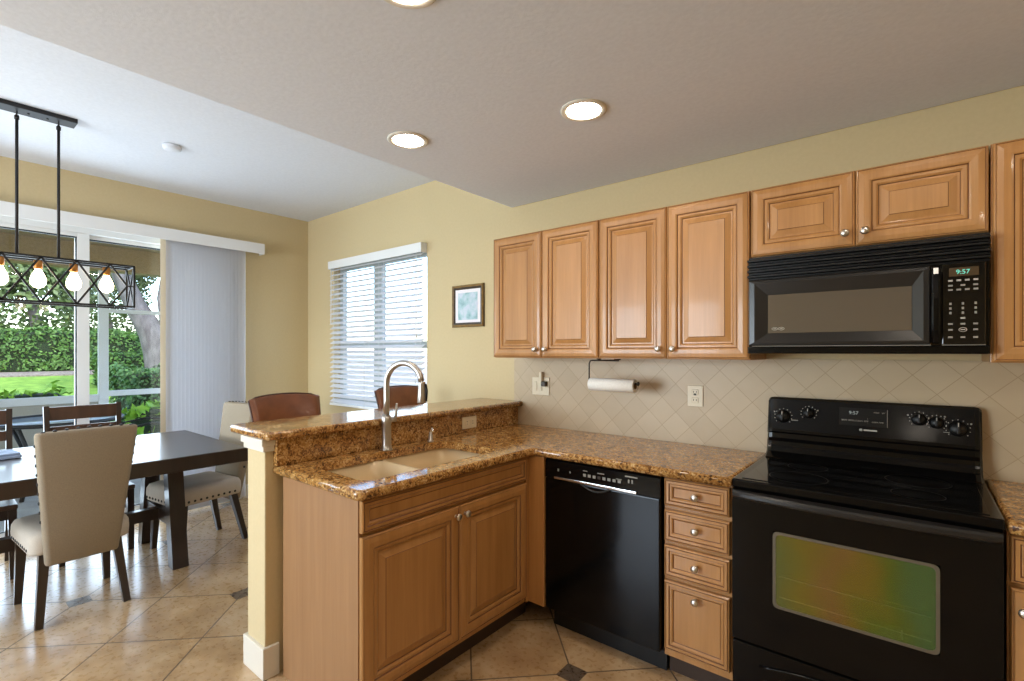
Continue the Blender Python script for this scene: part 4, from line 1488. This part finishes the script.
# ------------------------------------------------------------------ outdoors
GP = [(XW - 0.15, -0.08), (-8.6, -0.08), (-10.5, 0.06), (-12.5, 0.36), (-16.0, 0.86), (-18.5, 0.96), (-42.0, 1.2)]
def gz(x):
    for (xa_, za_), (xb_, zb2) in zip(GP, GP[1:]):
        if xb_ <= x <= xa_:
            return za_ + (zb2 - za_) * (xa_ - x) / (xa_ - xb_)
    return -0.08
b = newbm()
out_ = [(x, z) for x, z in GP] + [(x, z - 0.2) for x, z in reversed(GP)]
loft(b, [[(x, -30, z) for x, z in out_], [(x, 3.4, z) for x, z in out_]])
struct(obj('ground', b, M['lawn']))
b = newbm()
loft(b, [[(x, 3.4, z) for x, z in out_], [(x, 30, z) for x, z in out_]])
struct(obj('ground', b, M['concrete']))
b = newbm(); box(b, XW - 0.15, 20, 0.15, 30, -0.20, -0.08)
struct(obj('ground', b, M['concrete']))
LX = -7.45
b = newbm(); box(b, LX - 0.1, XW - 0.15, -7, 1.2, -0.08, -0.01)
struct(obj('floor_patio', b, M['concrete']))
b = newbm(); box(b, LX - 0.3, XW - 0.15, -7, 1.2, 2.74, 2.84); box(b, LX - 0.1, LX + 0.12, -7, 1.2, 2.44, 2.74)
struct(obj('ceiling_patio', b, M['stucco']))
t = thing('screen_enclosure', 'white framed patio screen enclosure beyond the sliding door', 'screen', (LX, -1.1, -0.01))
def scr(name, boxes, m=M['doorframe']):
    b = newbm()
    for y0, y1, z0, z1, d_ in boxes:
        box(b, -d_, d_, y0 + 1.1, y1 + 1.1, z0 + 0.01, z1 + 0.01, 0.004)
    return obj(name, b, m, t)
for y in (-6.6, -4.6, -2.85, -1.12, 1.1):
    scr('post', [(y - 0.05, y + 0.05, 0, 2.44, 0.035)])
scr('chair_rail', [(-7, -1.17, 0.78, 0.87, 0.03)])
scr('chair_rail', [(-1.07, 1.05, 0.84, 0.91, 0.03)])
scr('upper_rail', [(-7, -1.17, 1.92, 1.97, 0.025)]) if False else None
scr('upper_rail', [(-1.07, 1.05, 1.91, 1.96, 0.025)])
scr('kick_panel', [(-7, -1.17, 0.0, 0.78, 0.01)], mat('grey_kick_panel', srgb(176, 170, 156), 0.6))
b = newbm(); tube(b, [(0.035, 0.075, 1.10), (0.06, 0.075, 1.10), (0.065, 0.10, 1.10)], 0.008, 8)
obj('door_handle', b, M['iron'], t)

def leaf_mesh(pts, nrms, size, name, m, parent=None, loc=(0, 0, 0), elong=1.5):
    vs, fs = [], []
    for p, nn in zip(pts, nrms):
        nn = (nn + Vector((random.gauss(0, .5), random.gauss(0, .5), random.gauss(0, .5)))).normalized()
        a = nn.orthogonal().normalized()
        a = (Matrix.Rotation(random.uniform(0, 2 * PI), 3, nn) @ a)
        c = nn.cross(a)
        s = size * random.uniform(0.6, 1.3)
        i = len(vs)
        vs += [p - a * s * elong * 0.5, p + c * s * 0.4, p + a * s * elong * 0.5, p - c * s * 0.4]
        fs.append((i, i + 1, i + 2, i + 3))
    me = bpy.data.meshes.new(name)
    me.from_pydata([tuple(v) for v in vs], [], fs)
    me.materials.append(m)
    o = bpy.data.objects.new(name, me)
    COL.objects.link(o)
    o.location = loc
    if parent is not None: o.parent = parent
    return o

def hedge(label, x0, x1, y0, y1, h, n, size, m, name='hedge', grp=None, lump=0.12):
    t = thing(name, label, 'hedge' if name == 'hedge' else 'shrub', ((x0 + x1) / 2, (y0 + y1) / 2, gz((x0 + x1) / 2)), 0, grp)
    w2, d2 = (x1 - x0) / 2, (y1 - y0) / 2
    # woody inside
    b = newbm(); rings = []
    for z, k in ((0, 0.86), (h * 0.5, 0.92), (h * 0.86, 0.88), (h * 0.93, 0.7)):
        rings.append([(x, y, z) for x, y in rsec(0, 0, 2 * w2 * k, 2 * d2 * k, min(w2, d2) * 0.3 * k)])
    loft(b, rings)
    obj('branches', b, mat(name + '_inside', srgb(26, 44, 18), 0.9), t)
    pts, nr = [], []
    ph = [random.uniform(0, 6) for _ in range(4)]
    for _ in range(n):
        r = random.random()
        at, af, ae = 4 * w2 * d2, 2 * d2 * h * 2, 2 * w2 * h * 2
        q = r * (at + af + ae)
        if q < at: p = Vector((random.uniform(-w2, w2), random.uniform(-d2, d2), h)); nn = Vector((0, 0, 1))
        elif q < at + af: s = random.choice((-1, 1, 1)); p = Vector((s * w2, random.uniform(-d2, d2), random.uniform(0.02, h))); nn = Vector((s, 0, 0.3))
        else: s = random.choice((-1, 1)); p = Vector((random.uniform(-w2, w2), s * d2, random.uniform(0.02, h))); nn = Vector((0, s, 0.3))
        l_ = lump * (math.sin(p.y * 5 + ph[0]) * math.sin(p.z * 6 + ph[1]) + 0.6 * math.sin(p.y * 11 + p.x * 7 + ph[2])) * 0.5 + random.uniform(-lump, 0.02)
        p = p + nn.normalized() * l_
        p.z = max(p.z, 0.03)
        pts.append(p); nr.append(nn)
    leaf_mesh(pts, nr, size, 'foliage', m, t)
    return t
hedge('long tall clipped green hedge beyond the lawn, left of the tree trunk', -18.2, -16.6, -9.0, 3.2, 1.08, 20000, 0.062, M['hedge'])
hedge('lower hedge with a yellow-green top in front of the tall hedge, left of the tree', -14.6, -13.8, 0.05, 1.9, 0.78, 3600, 0.06, M['hedge'])
hedge('dark rounded bush outside the screen, in front of the tree trunk', -10.6, -9.3, -0.45, 1.3, 1.12, 5200, 0.055, M['bush'], 'shrub')
for i, (y, hh) in enumerate(((-3.2, 1.02), (-2.42, 1.08), (-1.65, 1.0))):
    hedge(['bright lime-green low shrub outside the screen, nearest the left photo edge', 'tallest bright lime-green shrub outside the screen', 'bright lime-green shrub outside the screen, nearest the door post'][i], -8.7, -8.2, y - 0.33, y + 0.33, hh, 800, 0.075, M['bright'], 'shrub', 'lime-green shrubs along the screen', 0.2)
hedge('leafy light-green plant just outside the screen at the blind\'s left edge', -8.25, -7.75, -0.75, 0.1, 0.72, 900, 0.10, M['bright'], 'shrub', None, 0.22)
b = newbm(); out_ = [(x, gz(x) + 0.03) for x in (-15.7, -16.0, -16.5)] + [(x, gz(x) - 0.02) for x in (-16.5, -16.0, -15.7)]
loft(b, [[(x, -9, z) for x, z in out_], [(x, 3, z) for x, z in out_]])
tag(obj('mulch_bed', b, M['mulch']), 'pale mulch bed strip at the foot of the hedge', 'mulch')['kind'] = 'stuff'

def tree(label, loc, trunk, crowns, n, size, m, cat='tree'):
    t = thing('tree', label, cat, loc)
    b = newbm()
    for pts, rad in trunk:
        tube(b, pts, rad, 12)
    obj('trunk', b, M['trunk'], t)
    pts, nr = [], []
    for _ in range(n):
        c, r = random.choice(crowns)
        d = Vector((random.gauss(0, 1), random.gauss(0, 1), random.gauss(0, 1))).normalized()
        k = random.uniform(0.55, 1.0) ** 0.5
        pts.append(Vector(c) + Vector((d.x * r[0], d.y * r[1], d.z * r[2])) * k)
        nr.append(d)
    leaf_mesh(pts, nr, size, 'crown', m, t)
    return t
tree('grey-trunked forked tree outside the sliding door, beside the vertical blind', (-11.6, 0.62, gz(-11.6)),
     [([(0.1, 0.12, 0), (0.05, 0.05, 0.6), (0, 0.0, 1.2), (0, -0.15, 1.6), (-0.05, -0.40, 2.1), (-0.1, -0.62, 2.7), (-0.2, -0.8, 4.2)], [0.36, 0.31, 0.30, 0.24, 0.19, 0.16, 0.10]),
      ([(0, 0.06, 1.15), (0.05, 0.18, 1.7), (0.0, 0.12, 2.3), (0.1, 0.2, 3.2), (0.2, 0.5, 4.5)], [0.24, 0.20, 0.18, 0.15, 0.09])],
     [((0, 0, 5.2), (1.9, 2.2, 1.5)), ((0.5, -1.2, 4.6), (1.2, 1.3, 0.9))], 3500, 0.13, M['treeleaf'])
rs_ = random.Random(3)
labels = ['dark leafy tree behind the hedge at the far left of the view', 'grey-green tree behind the hedge, above the chandelier bulbs',
          'olive-green tree behind the hedge, left of the white door post', 'loose grey-green tree behind the hedge, between the two posts',
          'green tree far behind the forked trunk', 'green tree beyond the forked trunk, hidden mostly by the blind']
for i, (x, y) in enumerate(((-20.5, -6.2), (-23, -3.2), (-20.5, -0.3), (-24, 2.2), (-20.5, 5.2), (-24, 8.5))):
    h = rs_.uniform(4.6, 6.4)
    tree(labels[i], (x, y, gz(x)), [([(0, 0, 0), (0.1, 0.1, 1.2), (0, -0.1, 2.6), (0.1, 0, h * 0.75)], [0.17, 0.14, 0.12, 0.06])],
         [((0, 0, h * 0.42), (1.4, 1.5, h * 0.33)), ((0.3, 0.5, h * 0.72), (1.2, 1.3, h * 0.26)), ((-0.2, -0.8, h * 0.6), (1.1, 1.1, h * 0.25))], 9500, 0.12, M['treeleaf'])
# greenery outside the kitchen window
hedge('green hedge outside the window behind the horizontal blind', -8.0, -1.0, 5.2, 6.0, 0.9, 5000, 0.10, M['bush'])

# patio furniture
t = thing('patio_table', 'round black patio table with a pale glass top beyond the sliding door', 'patio table', (-6.25, -1.72, -0.01))
b = newbm(); tube(b, [(0.52 * math.cos(2 * PI * k / 40), 0.52 * math.sin(2 * PI * k / 40), 0.72) for k in range(40)], 0.02, 8, closed=True)
obj('rim', b, M['patioblack'], t)
b = newbm(); lathe(b, [(0.505, 0.712), (0.505, 0.720), (0.001, 0.7205)], 'z', (0, 0, 0), 40)
obj('glass_top', b, mat('pale_table_glass', srgb(200, 208, 210), 0.12), t)
for k in range(4):
    a = PI / 4 + k * PI / 2
    b = newbm(); tube(b, [(0.46 * math.cos(a), 0.46 * math.sin(a), 0.71), (0.30 * math.cos(a), 0.30 * math.sin(a), 0.36), (0.42 * math.cos(a), 0.42 * math.sin(a), 0.0)], 0.018, 8)
    obj('leg', b, M['patioblack'], t)
def patio_chair(label, loc, rotz, grp):
    t = thing('patio_chair', label, 'patio chair', loc, rotz, grp)
    b = newbm(); box(b, -0.24, 0.24, -0.22, 0.24, 0.40, 0.43, 0.01)
    obj('seat', b, M['patioblack'], t)
    b = newbm()
    for s in (-1, 1): tube(b, [(s * 0.24, -0.24, 0.0), (s * 0.25, -0.22, 0.42), (s * 0.25, -0.30, 0.92)], 0.016, 8)
    tube(b, [(-0.25, -0.30, 0.92), (0, -0.32, 0.94), (0.25, -0.30, 0.92)], 0.016, 8)
    obj('back_frame', b, M['patioblack'], t)
    b = newbm(); bar(b, (-0.24, -0.265, 0.68), (0.24, -0.265, 0.68), 0.012, 0.34)
    obj('back_sling', b, M['patioblack'], t)
    for s in (-1, 1):
        b = newbm(); tube(b, [(s * 0.25, -0.25, 0.62), (s * 0.27, 0.0, 0.64), (s * 0.26, 0.20, 0.61), (s * 0.25, 0.23, 0.0)], 0.015, 8)
        obj('arm', b, M['patioblack'], t)
    return t
pc = patio_chair('black patio chair at the right side of the round patio table', (-6.15, -0.98, -0.01), R(172), 'patio chairs')
dup(pc, (-6.5, -2.55, -0.01), R(20), 'black patio chair at the left side of the round patio table', 'patio chairs')
